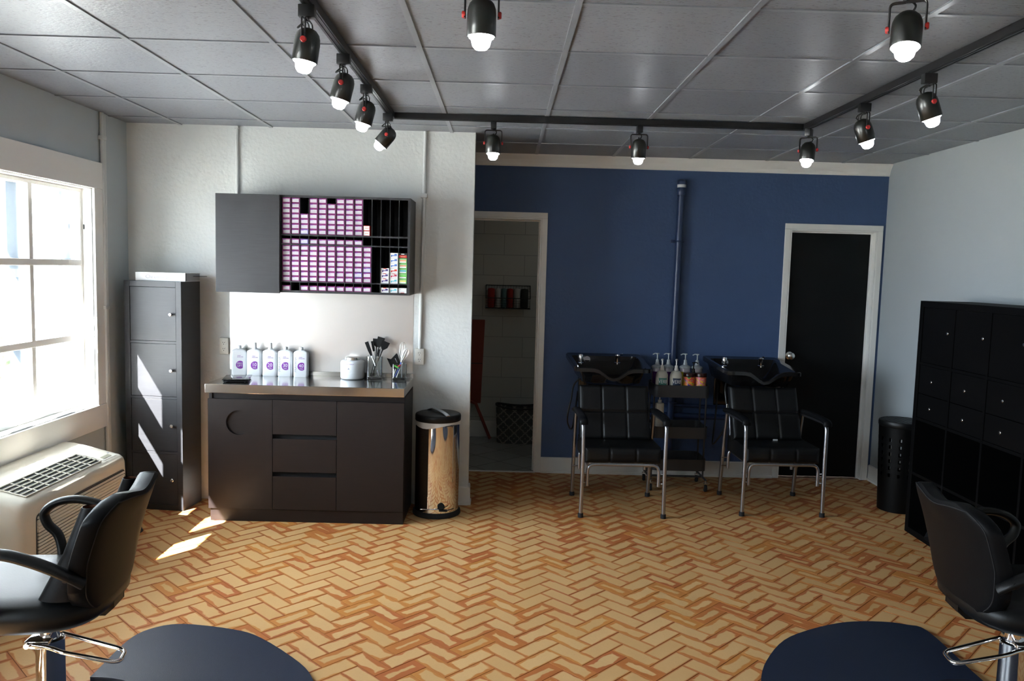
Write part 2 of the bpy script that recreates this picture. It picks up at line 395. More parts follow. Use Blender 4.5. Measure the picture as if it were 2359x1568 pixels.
def dup(root, loc, rz=None, label=None):
    r = root.copy(); COL.objects.link(r); r.location = loc
    if rz is not None: r.rotation_euler.z = rz
    if label: r['label'] = label
    for ch in list(root.children):
        c = ch.copy(); COL.objects.link(c); c.parent = r
        for g in list(ch.children):
            d = g.copy(); COL.objects.link(d); d.parent = c
    return r
ORD = ['first', 'second', 'third', 'fourth', 'fifth', 'sixth', 'seventh', 'eighth', 'ninth', 'tenth', 'eleventh', 'twelfth', 'thirteenth', 'fourteenth']

# ------------------------------------------------------------------ room
XL, XR, YP, YB, ZC, YF, XC = -2.57, 3.073, 5.503, 6.452, 2.575, -1.6, -.215
def floor():
    Lb, Wb, j = .2022, .0858, .0012
    me = bpy.data.meshes.new('floor'); bm = bmesh.new(); uvl = bm.loops.layers.uv.new('edge'); cl = bm.loops.layers.float_color.new('rnd')
    rnd = random.Random(3)
    f = bm.faces.new([bm.verts.new(p) for p in ((XL-.05, YF, -.0015), (XR+.05, YF, -.0015), (XR+.05, YB+.1, -.0015), (XL-.05, YB+.1, -.0015))]); f.material_index = 1
    c45 = math.sqrt(.5)
    # corner (0, Wb) of brick zero measured on the photo's floor
    u0, v0 = (.088+3.475)*c45, (-.088+3.475)*c45 - Wb
    def w(u, v): return ((u-v)*c45, (u+v)*c45)
    bx0, bx1, by0, by1 = XL-.04, XR+.04, YF, YB+.03
    for a in range(-110, 110):
        for b in range(-40, 40):
            ou, ov = u0 + a*Wb + b*Lb, v0 + a*Wb - b*Lb
            for (q0, q1, p0, p1) in ((ou, ou+Lb, ov, ov+Wb), (ou+Lb, ou+Lb+Wb, ov+Wb-Lb, ov+Wb)):
                cx, cy = w((q0+q1)/2, (p0+p1)/2)
                if not (bx0-.1 < cx < bx1+.1 and by0 < cy < by1+.06): continue
                q0 += j; q1 -= j; p0 += j; p1 -= j
                inner = [w(*k) for k in ((q0+.0006, p0+.0006), (q1-.0006, p0+.0006), (q1-.0006, p1-.0006), (q0+.0006, p1-.0006))]
                outer = [w(*k) for k in ((q0, p0), (q1, p0), (q1, p1), (q0, p1))]
                if any(not (bx0 < x < bx1 and by0 < y < by1) for x, y in outer):
                    inner = [(min(max(x, bx0), bx1), min(y, by1)) for x, y in inner]; outer = [(min(max(x, bx0), bx1), min(y, by1)) for x, y in outer]
                    if abs(sum(outer[k][0]*outer[(k+1) % 4][1]-outer[(k+1) % 4][0]*outer[k][1] for k in range(4))) < 2e-4: continue
                col = (rnd.random(), rnd.random(), rnd.random(), 1)
                dz = rnd.uniform(-.0002, .0002)
                I = [bm.verts.new((x, y, dz)) for x, y in inner]; O = [bm.verts.new((x, y, -.002)) for x, y in outer]
                hu, hv = (q1-q0)/2, (p1-p0)/2
                top = bm.faces.new(I); faces = [top]+[bm.faces.new((O[k], O[(k+1) % 4], I[(k+1) % 4], I[k])) for k in range(4)]
                # the face is cut in four quadrants through the shader by mirrored coordinates: store distance via subdivision
                for ff in faces:
                    for lp in ff.loops: lp[cl] = col; lp[uvl].uv = (0, 0)
                # nine-patch: inner ring so that edge distance interpolates linearly
                bm.faces.remove(top)
                m = min(hu, hv)*.98
                C = [bm.verts.new((*w(*k), dz)) for k in ((q0+m, p0+m), (q1-m, p0+m), (q1-m, p1-m), (q0+m, p1-m))]
                for k in range(4):
                    k2 = (k+1) % 4; g = bm.faces.new((I[k], I[k2], C[k2], C[k]))
                    for lp, val in zip(g.loops, (0, 0, m, m)): lp[cl] = col; lp[uvl].uv = (val, val)
                g = bm.faces.new(C)
                for lp in g.loops: lp[cl] = col; lp[uvl].uv = (m, m)
    bm.to_mesh(me); bm.free(); me.materials.append(M['brick']); me.materials.append(M['mortar'])
    o = bpy.data.objects.new('floor', me); COL.objects.link(o); o['kind'] = 'structure'; o['label'] = 'herringbone clay brick floor with worn pale faces'
floor()
def ceiling():
    x0, y0, T = -.376, 2.823, .61
    bm = bmesh.new(); cl = bm.loops.layers.float_color.new('rnd'); rnd = random.Random(11)
    for i in range(-5, 7):
        for k in range(-9, 8):
            a, b, c, d = max(x0+i*T, XL-.1), min(x0+(i+1)*T, XR+.1), max(y0+k*T, YF-.1), min(y0+(k+1)*T, YB+.1)
            if b <= a or d <= c: continue
            z = ZC + .003
            f = bm.faces.new([bm.verts.new(p) for p in ((a, c, z), (a, d, z), (b, d, z), (b, c, z))]); col = rnd.random()
            for lp in f.loops: lp[cl] = (col, 0, 0, 1)
    me = bpy.data.meshes.new('ceiling'); bm.to_mesh(me); bm.free(); me.materials.append(M['tile'])
    o = bpy.data.objects.new('ceiling', me); COL.objects.link(o); o['kind'] = 'structure'; o['label'] = 'dropped ceiling of grey speckled square tiles'
    g = MB()
    for i in range(-4, 7):
        x = x0+i*T
        if XL < x < XR: g.box(x-.012, x+.012, YF, YB, ZC-.003, ZC+.004, 'tbar')
    for k in range(-7, 7):
        y = y0+k*T
        if YF < y < YB: g.box(XL, XR, y-.010, y+.010, ZC-.002, ZC+.004, 'tbar')
    g.build('ceiling_grid', o, smooth=False)
    # slab above, keeps daylight out
    s = MB().box(XL-.3, XR+.2, YF-.2, 8.2, ZC+.08, ZC+.2, 'roofdark'); struct(s, 'ceiling_slab', 'slab above the dropped ceiling', smooth=False)
ceiling()
WY0, WY1, WZ0, WZ1 = 3.10, 5.03, .735, 2.095
VY0, VY1 = -.13, 1.80
b = MB(); XO = XL-.20
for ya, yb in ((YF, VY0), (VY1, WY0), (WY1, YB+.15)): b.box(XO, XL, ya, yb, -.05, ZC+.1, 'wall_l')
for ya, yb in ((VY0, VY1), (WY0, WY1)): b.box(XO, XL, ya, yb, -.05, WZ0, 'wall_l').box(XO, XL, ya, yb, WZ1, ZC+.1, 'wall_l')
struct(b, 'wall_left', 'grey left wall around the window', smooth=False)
struct(MB().box(XL, XC, YP, YP+.115, -.02, ZC+.1, 'wall'), 'wall_partition', 'pale textured wall behind the colour bar', smooth=False)
D1, D2, DZ1, DZ2 = (-.50, .297), (2.302, 3.006), 2.075, 2.045
b = MB(); y1 = YB+.12
b.box(XL, D1[0], YB, y1, -.02, ZC+.1, 'navy').box(D1[0], D1[1], YB, y1, DZ1, ZC+.1, 'navy').box(D1[1], D2[0], YB, y1, -.02, ZC+.1, 'navy').box(D2[0], D2[1], YB, y1, DZ2, ZC+.1, 'navy').box(D2[1], XR, YB, y1, -.02, ZC+.1, 'navy')
struct(b, 'wall_back', 'navy blue textured back wall', smooth=False)
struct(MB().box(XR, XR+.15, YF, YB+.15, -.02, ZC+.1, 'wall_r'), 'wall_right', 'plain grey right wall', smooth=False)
struct(MB().box(XL-.2, XR+.15, YF-.15, YF, -.02, ZC+.1, 'wall'), 'wall_front', 'wall behind the viewer', smooth=False)
# restroom beyond the open doorway
RX0, RX1, RY1 = -1.1, 1.3, 7.80
struct(MB().box(1.40, XR+.15, YB+.14, YB+.24, -.05, 2.6, 'block'), 'wall_closet', 'wall closing the space behind the black door', smooth=False)
b = MB(); b.box(RX0, RX1, RY1, RY1+.1, 0, 2.6, 'blockwall'); struct(b, 'wall_restroom_back', 'grey block wall seen through the doorway', smooth=False)
struct(MB().box(RX0-.1, RX0, y1, RY1+.1, 0, 2.6, 'block'), 'wall_restroom_left', smooth=False)
struct(MB().box(RX1, RX1+.1, y1, RY1+.1, 0, 2.6, 'block'), 'wall_restroom_right', smooth=False)
struct(MB().box(RX0-.1, RX1+.1, y1, RY1+.1, 2.55, 2.62, 'block'), 'ceiling_restroom', smooth=False)
struct(MB().box(RX0-.1, RX1+.1, YB-.005, RY1+.1, -.05, .002, 'restfloor'), 'floor_restroom', 'pale diagonal tile floor beyond the doorway', smooth=False)
struct(MB().box(D1[0], D1[1], YB-.02, YB+.005, -.01, .006, 'white'), 'trim_threshold', 'white threshold strip under the open doorway', smooth=False)
struct(MB().box(RX0, RX1, RY1-.015, RY1, .002, .16, 'white', bev=.004), 'baseboard_restroom', smooth=False)
pl = bpy.data.lights.new('restroom fill', 'POINT'); pl.energy = .45; pl.shadow_soft_size = .15; pl.color = (1, .97, .9)  # added fill light without a fixture, brightens the restroom
po = bpy.data.objects.new('restroom fill', pl); COL.objects.link(po); po.location = (.85, 7.0, 2.1)
# crown and baseboards
prof = [(0, 0), (0, .092), (-.055, .092), (-.050, .078), (-.030, .052), (-.018, .030), (-.014, .010), (-.008, 0)]
def run(b, x0, x1, y, z, prof, m, sg=1):
    b.prism([(x0, y+p, z+q) for p, q in prof], (x1-x0, 0, 0), m)
b = MB(); run(b, XL, XR, YB, ZC-.092, prof, 'white'); struct(b, 'trim_crown', 'white crown moulding above the navy wall', smooth=False)
bprof = [(0, 0), (0, .13), (-.008, .13), (-.014, .122), (-.014, .018), (-.022, .018), (-.022, 0)]
b = MB(); run(b, D1[1]+.045, D2[0]-.045, YB, 0, bprof, 'white'); struct(b, 'baseboard_back', 'white baseboard on the navy wall', smooth=False)
b = MB(); b.prism([(XR+p, YF, q) for p, q in bprof], (0, YB-YF, 0), 'white'); struct(b, 'baseboard_right', 'white baseboard on the right wall', smooth=False)
b = MB(); run(b, -.60, XC, YP, 0, bprof, 'white'); b.prism([(XC-p, YP-.0135, q) for p, q in bprof], (0, .115, 0), 'white'); struct(b, 'baseboard_partition', 'white baseboard round the partition corner', smooth=False)
b = MB(); b.prism([(XL-p, YF, q) for p, q in bprof], (0, YP-YF, 0), 'white'); struct(b, 'baseboard_left', smooth=False)
# door casings
def casing(x0, x1, z1, name, label, dep):
    w = .045; b = MB()
    b.box(x0-w, x0, YB-.012, YB, 0, z1, 'white', bev=.003).box(x1, x1+w, YB-.012, YB, 0, z1, 'white', bev=.003).box(x0-w, x1+w, YB-.0125, YB, z1+.0003, z1+w, 'white', bev=.003)
    b.box(x0+.0005, x0+.012, YB-.01, YB+dep, 0, z1-.0125, 'white').box(x1-.012, x1-.0005, YB-.01, YB+dep, 0, z1-.0125, 'white').box(x0, x1, YB-.0105, YB+dep-.001, z1-.012, z1-.0005, 'white')
    b.box(x0+.0122, x0+.024, YB+.045, YB+.06, 0, z1-.0242, 'white').box(x1-.024, x1-.0122, YB+.045, YB+.06, 0, z1-.0242, 'white').box(x0+.0122, x1-.0122, YB+.0445, YB+.0605, z1-.024, z1-.0122, 'white')
    return struct(b, name, label, smooth=False)
b = MB(); w = .045; x0, x1 = D1
b.box(x1, x1+w, YB-.012, YB, 0, DZ1, 'white', bev=.003).box(x0-w, x0, YB-.012, YB, 0, DZ1, 'white', bev=.003).box(x0-w, x1+w, YB-.0125, YB, DZ1+.0003, DZ1+w, 'white', bev=.003)
b.box(x1-.012, x1-.0005, YB-.010, YB+.12, 0, DZ1-.0125, 'white').box(x0+.0005, x0+.012, YB-.010, YB+.12, 0, DZ1-.0125, 'white').box(x0, x1, YB-.0105, YB+.1205, DZ1-.012, DZ1-.0005, 'white').box(x1-.024, x1-.0122, YB+.05, YB+.065, 0, DZ1-.0242, 'white').box(x0+.0122, x1-.0122, YB+.0495, YB+.0655, DZ1-.024, DZ1-.0122, 'white')
struct(b, 'door_1', 'white frame of the open doorway beside the partition', smooth=False)
d2 = casing(D2[0], D2[1], DZ2, 'door_2', 'black door in a white frame', .12)
MB().box(D2[0]+.014, D2[1]-.014, YB+.062, YB+.10, .006, DZ2-.016, 'blackdoor', bev=.002).build('door_panel', d2)
k = MB(); kx = D2[0]+.070
k.lathe([(.032, 0), (.032, .004), (.014, .010), (.011, .030), (.018, .036), (.027, .046), (.028, .058), (.020, .066), (0, .068)], 'nickel', mx=Matrix.Translation((kx, YB+.062, 1.015)) @ Matrix.Rotation(R(90), 4, 'X'))
k.build('door_knob', d2)

# ------------------------------------------------------------------ window
def window(WY0, WY1, name, label):
    b = MB(); X = XL
    t = .018
    b.box(X, X+t, WY1+.0003, WY1+.0995, WZ0-.002, WZ1-.0003, 'winwhite', bev=.003).box(X, X+t, WY0-.0995, WY0-.0003, WZ0-.002, WZ1-.0003, 'winwhite', bev=.003)
    b.box(X, X+t+.002, WY0-.10, WY1+.10, WZ1, WZ1+.165, 'winwhite', bev=.003).box(X, X+t+.004, WY0-.10, WY1+.115, WZ0-.155, WZ0-.003, 'winwhite', bev=.003)
    # reveal lining
    b.box(XO+.03, X-.001, WY1-.006, WY1-.0005, WZ0+.007, WZ1-.007, 'winwhite').box(XO+.03, X-.001, WY0+.0005, WY0+.006, WZ0+.007, WZ1-.007, 'winwhite').box(XO+.0295, X-.0005, WY0+.0005, WY1-.0005, WZ1-.006, WZ1-.0005, 'winwhite').box(XO+.0295, X+.004, WY0+.0005, WY1-.0005, WZ0+.0003, WZ0+.006, 'winwhite')
    w = struct(b, name, label, smooth=False)
    g = MB(); xi, xm, xo = X-.060, X-.120, X-.185
    def bar(y0, y1, z0, z1, o=0):
        g.box(xm, xi+o, y0, y1, z0, z1, 'winwhite', bev=.004); g.box(xo-o, xm, y0+.003, y1-.003, z0+.002, z1-.002, 'extblue')
    ys = [WY0+.005, WY0+.470, WY0+.960, WY1-.545, WY1-.005]; zs = [.745, 1.175, 1.635, 2.09]
    for y in ys[1:4]: bar(y-.019, y+.019, WZ0+.006, WZ1-.006)
    for z in zs[1:3]: bar(WY0+.007, WY1-.007, z-.022, z+.016, .0012)
    bar(WY0+.006, WY0+.03, WZ0+.006, WZ1-.006, .0006); bar(WY1-.03, WY1-.006, WZ0+.006, WZ1-.006, .0006); bar(WY0+.0065, WY1-.0065, WZ0+.0065, WZ0+.03, .0018); bar(WY0+.0065, WY1-.0065, WZ1-.03, WZ1-.0065, .0018)
    g.build('window_grid', w, smooth=False)
    for i in range(4):
        for k in range(3):
            p = MB(); e = .02
            p.box(X-.092, X-.089, ys[i]+e, ys[i+1]-e, zs[k]+e, zs[k+1]-e, 'glass'); p.build('pane', w, smooth=False)
    l = MB(); l.box(X-.05, X-.045, WY1-.014, WY1-.006, 1.84, 1.87, 'slot', bev=.002); l.build('latch', w)
window(WY0, WY1, 'window_1', 'white framed window of deep muntins beside the tall cabinet')
window(VY0, VY1, 'window_added', 'added unseen white framed window nearer the viewer')  # out-of-view window added to let in extra fill daylight
# outdoors: paving, eave, house across the way, shrubs
struct(MB().box(-30, XO, -12, 22, -.35, -.25, 'ground'), 'ground', 'pale sunlit paving outside the window', smooth=False)
struct(MB().box(XO-.45, XO, -1.5, 6.4, 2.43, 2.51, 'roofdark'), 'trim_eave', 'eave over the window outside', smooth=False)
def house():
    t = thing('house', 'pale stone house across the way outside the window', 'house', (-11, 12, -.25))
    MB().box(-3, 0, -7, 6, 0, 3.1, 'stone').build('house_wall', t, smooth=False)
    r = MB(); r.prism([(-3.4, -7.4, 3.1), (.5, -7.4, 3.1), (-1.4, -7.4, 4.1)], (0, 13.8, 0), 'roofdark'); r.build('roof', t, smooth=False)
    for y in (1.6, -2.2):
        w = MB().box(-.05, .03, y, y+1.2, 1.9, 2.6, 'darkglass').build('window', t, smooth=False)
house()
def shrub(x, y, h, label, seed):
    rnd = random.Random(seed); t = thing('shrub', label, 'plant', (x, y, -.25), group='shrubs outside the window')
    st = MB(); lf = MB()
    for k in range(9):
        a = rnd.uniform(0, 6.28); tip = Vector((math.cos(a)*h*.35*rnd.random(), math.sin(a)*h*.35*rnd.random(), h*rnd.uniform(.7, 1)))
        st.tube([(0, 0, 0), tip*.5+Vector((0, 0, .1)), tip], [.012, .004], 'leaf', seg=5)
        for q in range(26):
            c = tip*rnd.uniform(.25, 1.02); d = Vector((rnd.gauss(0, 1), rnd.gauss(0, 1), rnd.gauss(.3, .6))).normalized(); L = rnd.uniform(.10, .2)
            s = d.cross(Vector((rnd.random(), rnd.random(), rnd.random()))).normalized()*L*.16
            lf.quad(c, c+d*L*.5+s, c+d*L, c+d*L*.5-s, 'leaf')
    st.build('stem', t); lf.build('leaf', t, smooth=False)['kind'] = 'stuff'
shrub(-5.4, 8.1, 1.5, 'taller leafy shrub outside the nearer corner of the window', 1)
shrub(-4.9, 6.3, 1.05, 'lower leafy shrub outside by the window sill', 2)

# ------------------------------------------------------------------ conduits and outlets
b = MB(); b.cyl((XL+.016, 5.140, .02), (XL+.016, 5.140, ZC), .013, 'conduit')
for z in (2.42, 1.35): b.box(XL, XL+.034, 5.115, 5.165, z-.012, z+.012, 'conduit', bev=.004)
tag(b.build('wall_conduit'), 'white conduit running full height beside the window', 'conduit', 'conduits')
b = MB(); b.box(XL, XL+.02, 5.166, 5.186, .02, ZC, 'conduit', bev=.004)
tag(b.build('wall_conduit'), 'slimmer pale raceway beside the conduit by the window', 'conduit', 'conduits')
b = MB(); b.cyl((-1.822, YP-.012, 1.9), (-1.822, YP-.012, ZC), .011, 'conduit'); b.box(-1.835, -1.809, YP-.03, YP, ZC-.02, ZC-.004, 'conduit')
tag(b.build('wall_conduit'), 'pale conduit above the left end of the wall cabinet', 'conduit', 'conduits')
b = MB(); b.tube([(-.553, YP-.012, ZC), (-.556, YP-.012, 2.1), (-.568, YP-.012, 1.095)], .0115, 'conduit'); b.box(-.578, -.532, YP-.027, YP, 2.13, 2.16, 'conduit', bev=.004)
tag(b.build('wall_conduit'), 'pale conduit dropping to the outlet right of the cabinet', 'conduit', 'conduits')
def outlet(x, z, label):
    t = thing('outlet', label, 'outlet', (x, YP, z), group='outlets on the pale wall')
    MB().box(-.031, .031, -.022, 0, -.057, .057, 'outlet', bev=.004).build('cover_plate', t)
    for s in (-1, 1):
        p = MB(); c = s*.022
        p.lathe([(.0165, 0), (.0165, .003), (0, .003)], 'outlet', mx=Matrix.Translation((0, -.022, c)) @ Matrix.Rotation(R(90), 4, 'X'), seg=24)
        for x_ in (-.006, .006): p.box(x_-.0013, x_+.0013, -.0262, -.0246, c+.001, c+.009, 'slot')
        p.lathe([(.0028, 0), (.0028, .0015), (0, .0015)], 'slot', mx=Matrix.Translation((0, -.0245, c-.008)) @ Matrix.Rotation(R(90), 4, 'X'), seg=10)
        p.build('socket', t)
outlet(-.569, 1.043, 'ivory double outlet right of the steel backsplash')
outlet(-1.915, 1.083, 'ivory double outlet half behind the left edge of the backsplash')

# ------------------------------------------------------------------ air conditioner under the window
def aircon():
    L, D = 1.03, .37
    t = thing('air_conditioner', 'ivory wall air conditioner with louvred top under the window', 'air conditioner', (XL+.003, 4.155, 0))
    # section in x-z, swept along y; rounded shoulder at the ends
    def sec(ins, y):
        pts = [(0, .08), (D-.02, .08), (D-.004, .12), (D, .40), (D-.002, .48), (D-.012, .506), (.335, .5225), (.12, .575), (.07, .586), (0, .590)]
        return [Vector((x*(1-ins*.12), y, .08+(z-.08)*(1-ins*.07))) for x, z in pts]
    h = L/2; b = MB()
    b.loft([sec(1, -h), sec(.45, -h+.012), sec(.15, -h+.035), sec(0, -h+.07), sec(0, h-.07), sec(.15, h-.035), sec(.45, h-.012), sec(1, h)], 'acwhite')
    b.build('body', t, ang=50)
    # top outlet grille lies on the sloped top between x .205 and .345
    sl = lambda x: .575+(x-.12)*(.5225-.575)/(.335-.12)
    ux = Vector((.215, 0, -.0525)).normalized(); nrm = Vector((-ux.z, 0, ux.x))
    g = MB(); y0, y1 = -h+.075, h-.25; xa, xb = .192, .330
    P = lambda x, y, o=0: Vector((x, y, sl(x)))+nrm*o
    g.quad(P(xa, y0, .0015), P(xb, y0, .0015), P(xb, y1, .0015), P(xa, y1, .0015), 'acdark')
    for i in range(6):
        x = xa+(xb-xa)*i/5; g.tube([P(x, y0, .006), P(x, y1, .006)], .004, 'acwhite', seg=6)
    for i in range(8):
        y = y0+(y1-y0)*i/7; g.tube([P(xa, y, .005), P(xb, y, .005)], .0035, 'acwhite', seg=6)
    g.build('top_grille', t)
    c = MB(); c.quad(P(.15, h-.225, .002), P(.333, h-.225, .002), P(.333, h-.075, .002), P(.15, h-.10, .002), 'acwhite')
    c.quad(P(.298, h-.20, .004), P(.322, h-.20, .004), P(.322, h-.11, .004), P(.298, h-.11, .004), 'actag'); c.quad(P(.285, h-.10, .004), P(.295, h-.10, .004), P(.295, h-.080, .004), P(.285, h-.080, .004), 'greyprint')
    c.build('control_cover', t, smooth=False)
    f = MB(); ya, yb = -h+.085, h-.06
    n = 17
    def fx(z): return D-.004+.004*(z-.12)/.28 if z < .40 else D-.002*(z-.40)/.08
    f.tube(fillet([(fx(.135)+.002, ya, .135), (fx(.437)+.002, ya, .437), (fx(.437)+.002, yb, .437), (fx(.135)+.002, yb, .135), (fx(.135)+.002, ya+.01, .135)], .03), .003, 'acdark', seg=6)
    f.quad((fx(.437)+.001, ya+.006, .434), (fx(.14)+.001, ya+.006, .138), (fx(.14)+.001, yb-.006, .138), (fx(.437)+.001, yb-.006, .434), 'acdark')
    for i in range(n):
        z = .142+(.432-.142)*i/n; q = (.432-.142)/n
        f.prism([(fx(z)+.001, ya+.008, z+.001), (fx(z)+.008, ya+.008, z+.001), (fx(z)+.005, ya+.008, z+q*.68), (fx(z)+.001, ya+.008, z+q*.68)], (0, yb-ya-.016, 0), 'acwhite')
    f.build('front_grille', t, smooth=False)
aircon()

# ------------------------------------------------------------------ tall cabinet on the left with its binder
def knob(b, x, y, z, m='nickel', d=(0, -1, 0), s=1.0):
    q = Vector(d).to_track_quat('Z', 'Y').to_matrix().to_4x4()
    b.lathe([(.006*s, 0), (.006*s, .010*s), (.011*s, .013*s), (.0115*s, .022*s), (.009*s, .025*s), (0, .0255*s)], m, mx=Matrix.Translation((x, y, z)) @ q, seg=16)
ANG = R(-6.5)
KL = (-2.290, 5.228)
def tall_cabinet():
    W2, D, Hh, th = .197, .25, 1.525, .038
    t = thing('storage_cabinet', 'tall narrow charcoal cabinet with four knobbed doors by the window', 'cabinet', (KL[0], KL[1], 0), ANG)
    b = MB()
    b.box(-W2, -W2+th, 0, D, 0, Hh, 'greywood', bev=.0015).box(W2-th, W2, 0, D, 0, Hh, 'greywood', bev=.0015).box(-W2+th, W2-th, 0, D, Hh-th, Hh, 'greywood', bev=.0015).box(-W2+th, W2-th, 0, D, 0, th, 'greywood', bev=.0015)
    b.box(-W2+th, W2-th, D-.01, D, th, Hh-th, 'greywood')
    zs = [th, .389, .757, 1.124, Hh-th]
    for z in zs[1:4]: b.box(-W2+th, W2-th, .002, D-.01, z-.008, z+.008, 'greywood')
    b.build('cabinet_body', t, smooth=False)
    for i in range(4):
        z0, z1 = zs[i]+(.010 if i else .002), zs[i+1]-(.010 if i < 3 else .002)
        d = MB().box(-W2+th+.002, W2-th-.002, .004, .020, z0, z1, 'greywood', bev=.001).build('cabinet_door', t, smooth=False)
        k = MB(); knob(k, W2-th-.030, .004, (z0+z1)/2+(.0 if i > 1 else .0)); k.build('knob', d)
tall_cabinet()
def binder():
    t = thing('binder', 'white ring binder lying on top of the tall narrow cabinet', 'binder', (KL[0]+.040, KL[1]+.03, 1.5255), ANG)
    b = MB(); b.box(-.172, .172, 0, .20, 0, .003, 'paper').box(-.172, .172, 0, .20, .052, .055, 'paper').box(-.172, .172, 0, .003, 0, .055, 'paper', bev=.001)
    b.build('cover', t, smooth=False)
    MB().box(-.165, .170, .02, .195, .004, .050, 'greyprint').build('pages', t, smooth=False)
    q = MB(); q.prism([(.173, .10, .0325), (.22, .20, .0325), (.12, .20, .0325)], (0, 0, .003), 'dark'); q.build('loose_sheet', t, smooth=False)
    l = MB(); l.text('Chromo', .036, (-.040, -.0006, .026), 'textgrey', align='CENTER'); l.text('Silk', .036, (.062, -.0006, .026), 'greyprint')
    l.build('lettering', t, smooth=False)
binder()

# ------------------------------------------------------------------ colour bar: base cabinet, worktop, backsplash
def base_cabinet():
    x0, x1, y0, yb = -1.858, -.612, 5.02, YP-.004; cx = (x0+x1)/2
    t = thing('base_cabinet', 'dark brown base cabinet with round recess and three handleless drawers', 'cabinet', (cx, y0, 0))
    a, c = x0-cx, x1-cx; d = yb-y0
    b = MB(); b.box(a+.008, c, .012, d, 0, .080, 'brown').box(a, c, .02, d, .080, .086, 'brown').box(a, a+.018, .0225, d, .080, .836, 'brown').box(c-.018, c, .0225, d, .08, .836, 'brown')
    b.box(a, c, .035, .05, .79, .836, 'brown').box(a+.018, c-.018, d-.01, d, .08, .836, 'brown').box(a, c, .03, d, .826, .836, 'brown')
    # dark inside behind the finger gaps
    b.box(a+.018, c-.018, .045, .055, .086, .80, 'dark'); b.build('cabinet_body', t, smooth=False)
    v0, v1 = -1.449-cx, -1.0405-cx
    # left door with a round recess
    m = MB(); R0 = .0785; hc = (-1.665-cx, .645); n = 48; X0, X1, Z0, Z1 = a, v0-.0015, .0845, .795
    circ = [(hc[0]+R0*math.cos(2*math.pi*k/n), hc[1]+R0*math.sin(2*math.pi*k/n)) for k in range(n)]
    def rim(k):
        an = 2*math.pi*k/n; dx, dz = math.cos(an), math.sin(an); s = min(((X1-hc[0]) if dx > 0 else (hc[0]-X0))/max(abs(dx), 1e-6), ((Z1-hc[1]) if dz > 0 else (hc[1]-Z0))/max(abs(dz), 1e-6))
        return (hc[0]+dx*s, hc[1]+dz*s)
    bm = bmesh.new(); ci = [bm.verts.new((p[0], 0, p[1])) for p in circ]; ro = [bm.verts.new((*[rim(k)[0]], 0, rim(k)[1])) for k in range(n)]
    cb = [bm.verts.new((p[0], .0165, p[1])) for p in circ]
    for k in range(n):
        k2 = (k+1) % n; bm.faces.new((ci[k], ci[k2], ro[k2], ro[k])); bm.faces.new((ci[k], cb[k], cb[k2], ci[k2]))
    bm.faces.new(cb)
    for q in ((X0, Z0), (X1, Z0), (X1, Z1), (X0, Z1)):
        k = min(range(n), key=lambda i: (rim(i)[0]-q[0])**2+(rim(i)[1]-q[1])**2)
        for k2 in ((k+1) % n, (k-1) % n):
            pa, pb = rim(k), rim(k2)
            if abs(pa[0]-pb[0]) > 1e-5 and abs(pa[1]-pb[1]) > 1e-5: bm.faces.new((ro[k], ro[k2], bm.verts.new((q[0], 0, q[1]))))
    bmesh.ops.recalc_face_normals(bm, faces=bm.faces[:])
    m.add(bm, 'brown'); m.box(X0, X1, .0170, .020, Z0, Z1, 'brown').box(X0, X0+.004, .0005, .0125, Z0, Z1, 'brown').box(X1-.004, X1, .0005, .0125, Z0, Z1, 'brown').box(X0, X1, .0005, .0125, Z1-.004, Z1, 'brown').box(X0, X1, .0005, .0125, Z0, Z0+.004, 'brown')
    m.build('cabinet_door', t, smooth=False)
    for z0, z1 in ((.5745, .795), (.330, .5455), (.0845, .301)):
        MB().box(v0+.0015, v1-.0015, .001, .019, z0, z1, 'brown', bev=.001).build('drawer', t, smooth=False)
    MB().box(v1+.0015, c, .0, .020, .0845, .795, 'brown', bev=.001).build('side_panel', t, smooth=False)
    w = MB(); w.box(x0-.008, x1+.002, 4.992, YP-.006, .8365, .893, 'steel', bev=.002); w.box(x0-.008, x1+.002, YP-.020, YP-.002, .893, .922, 'steel', bev=.001)
    tag(w.build('worktop', smooth=False), 'brushed steel worktop on the dark brown base cabinet', 'worktop')
    tag(MB().box(-1.880, -.616, YP-.0015, YP-.0005+.0, .923, 1.474, 'sheet').build('backsplash', smooth=False), 'satin steel backsplash sheet behind the white bottles', 'backsplash')
base_cabinet()

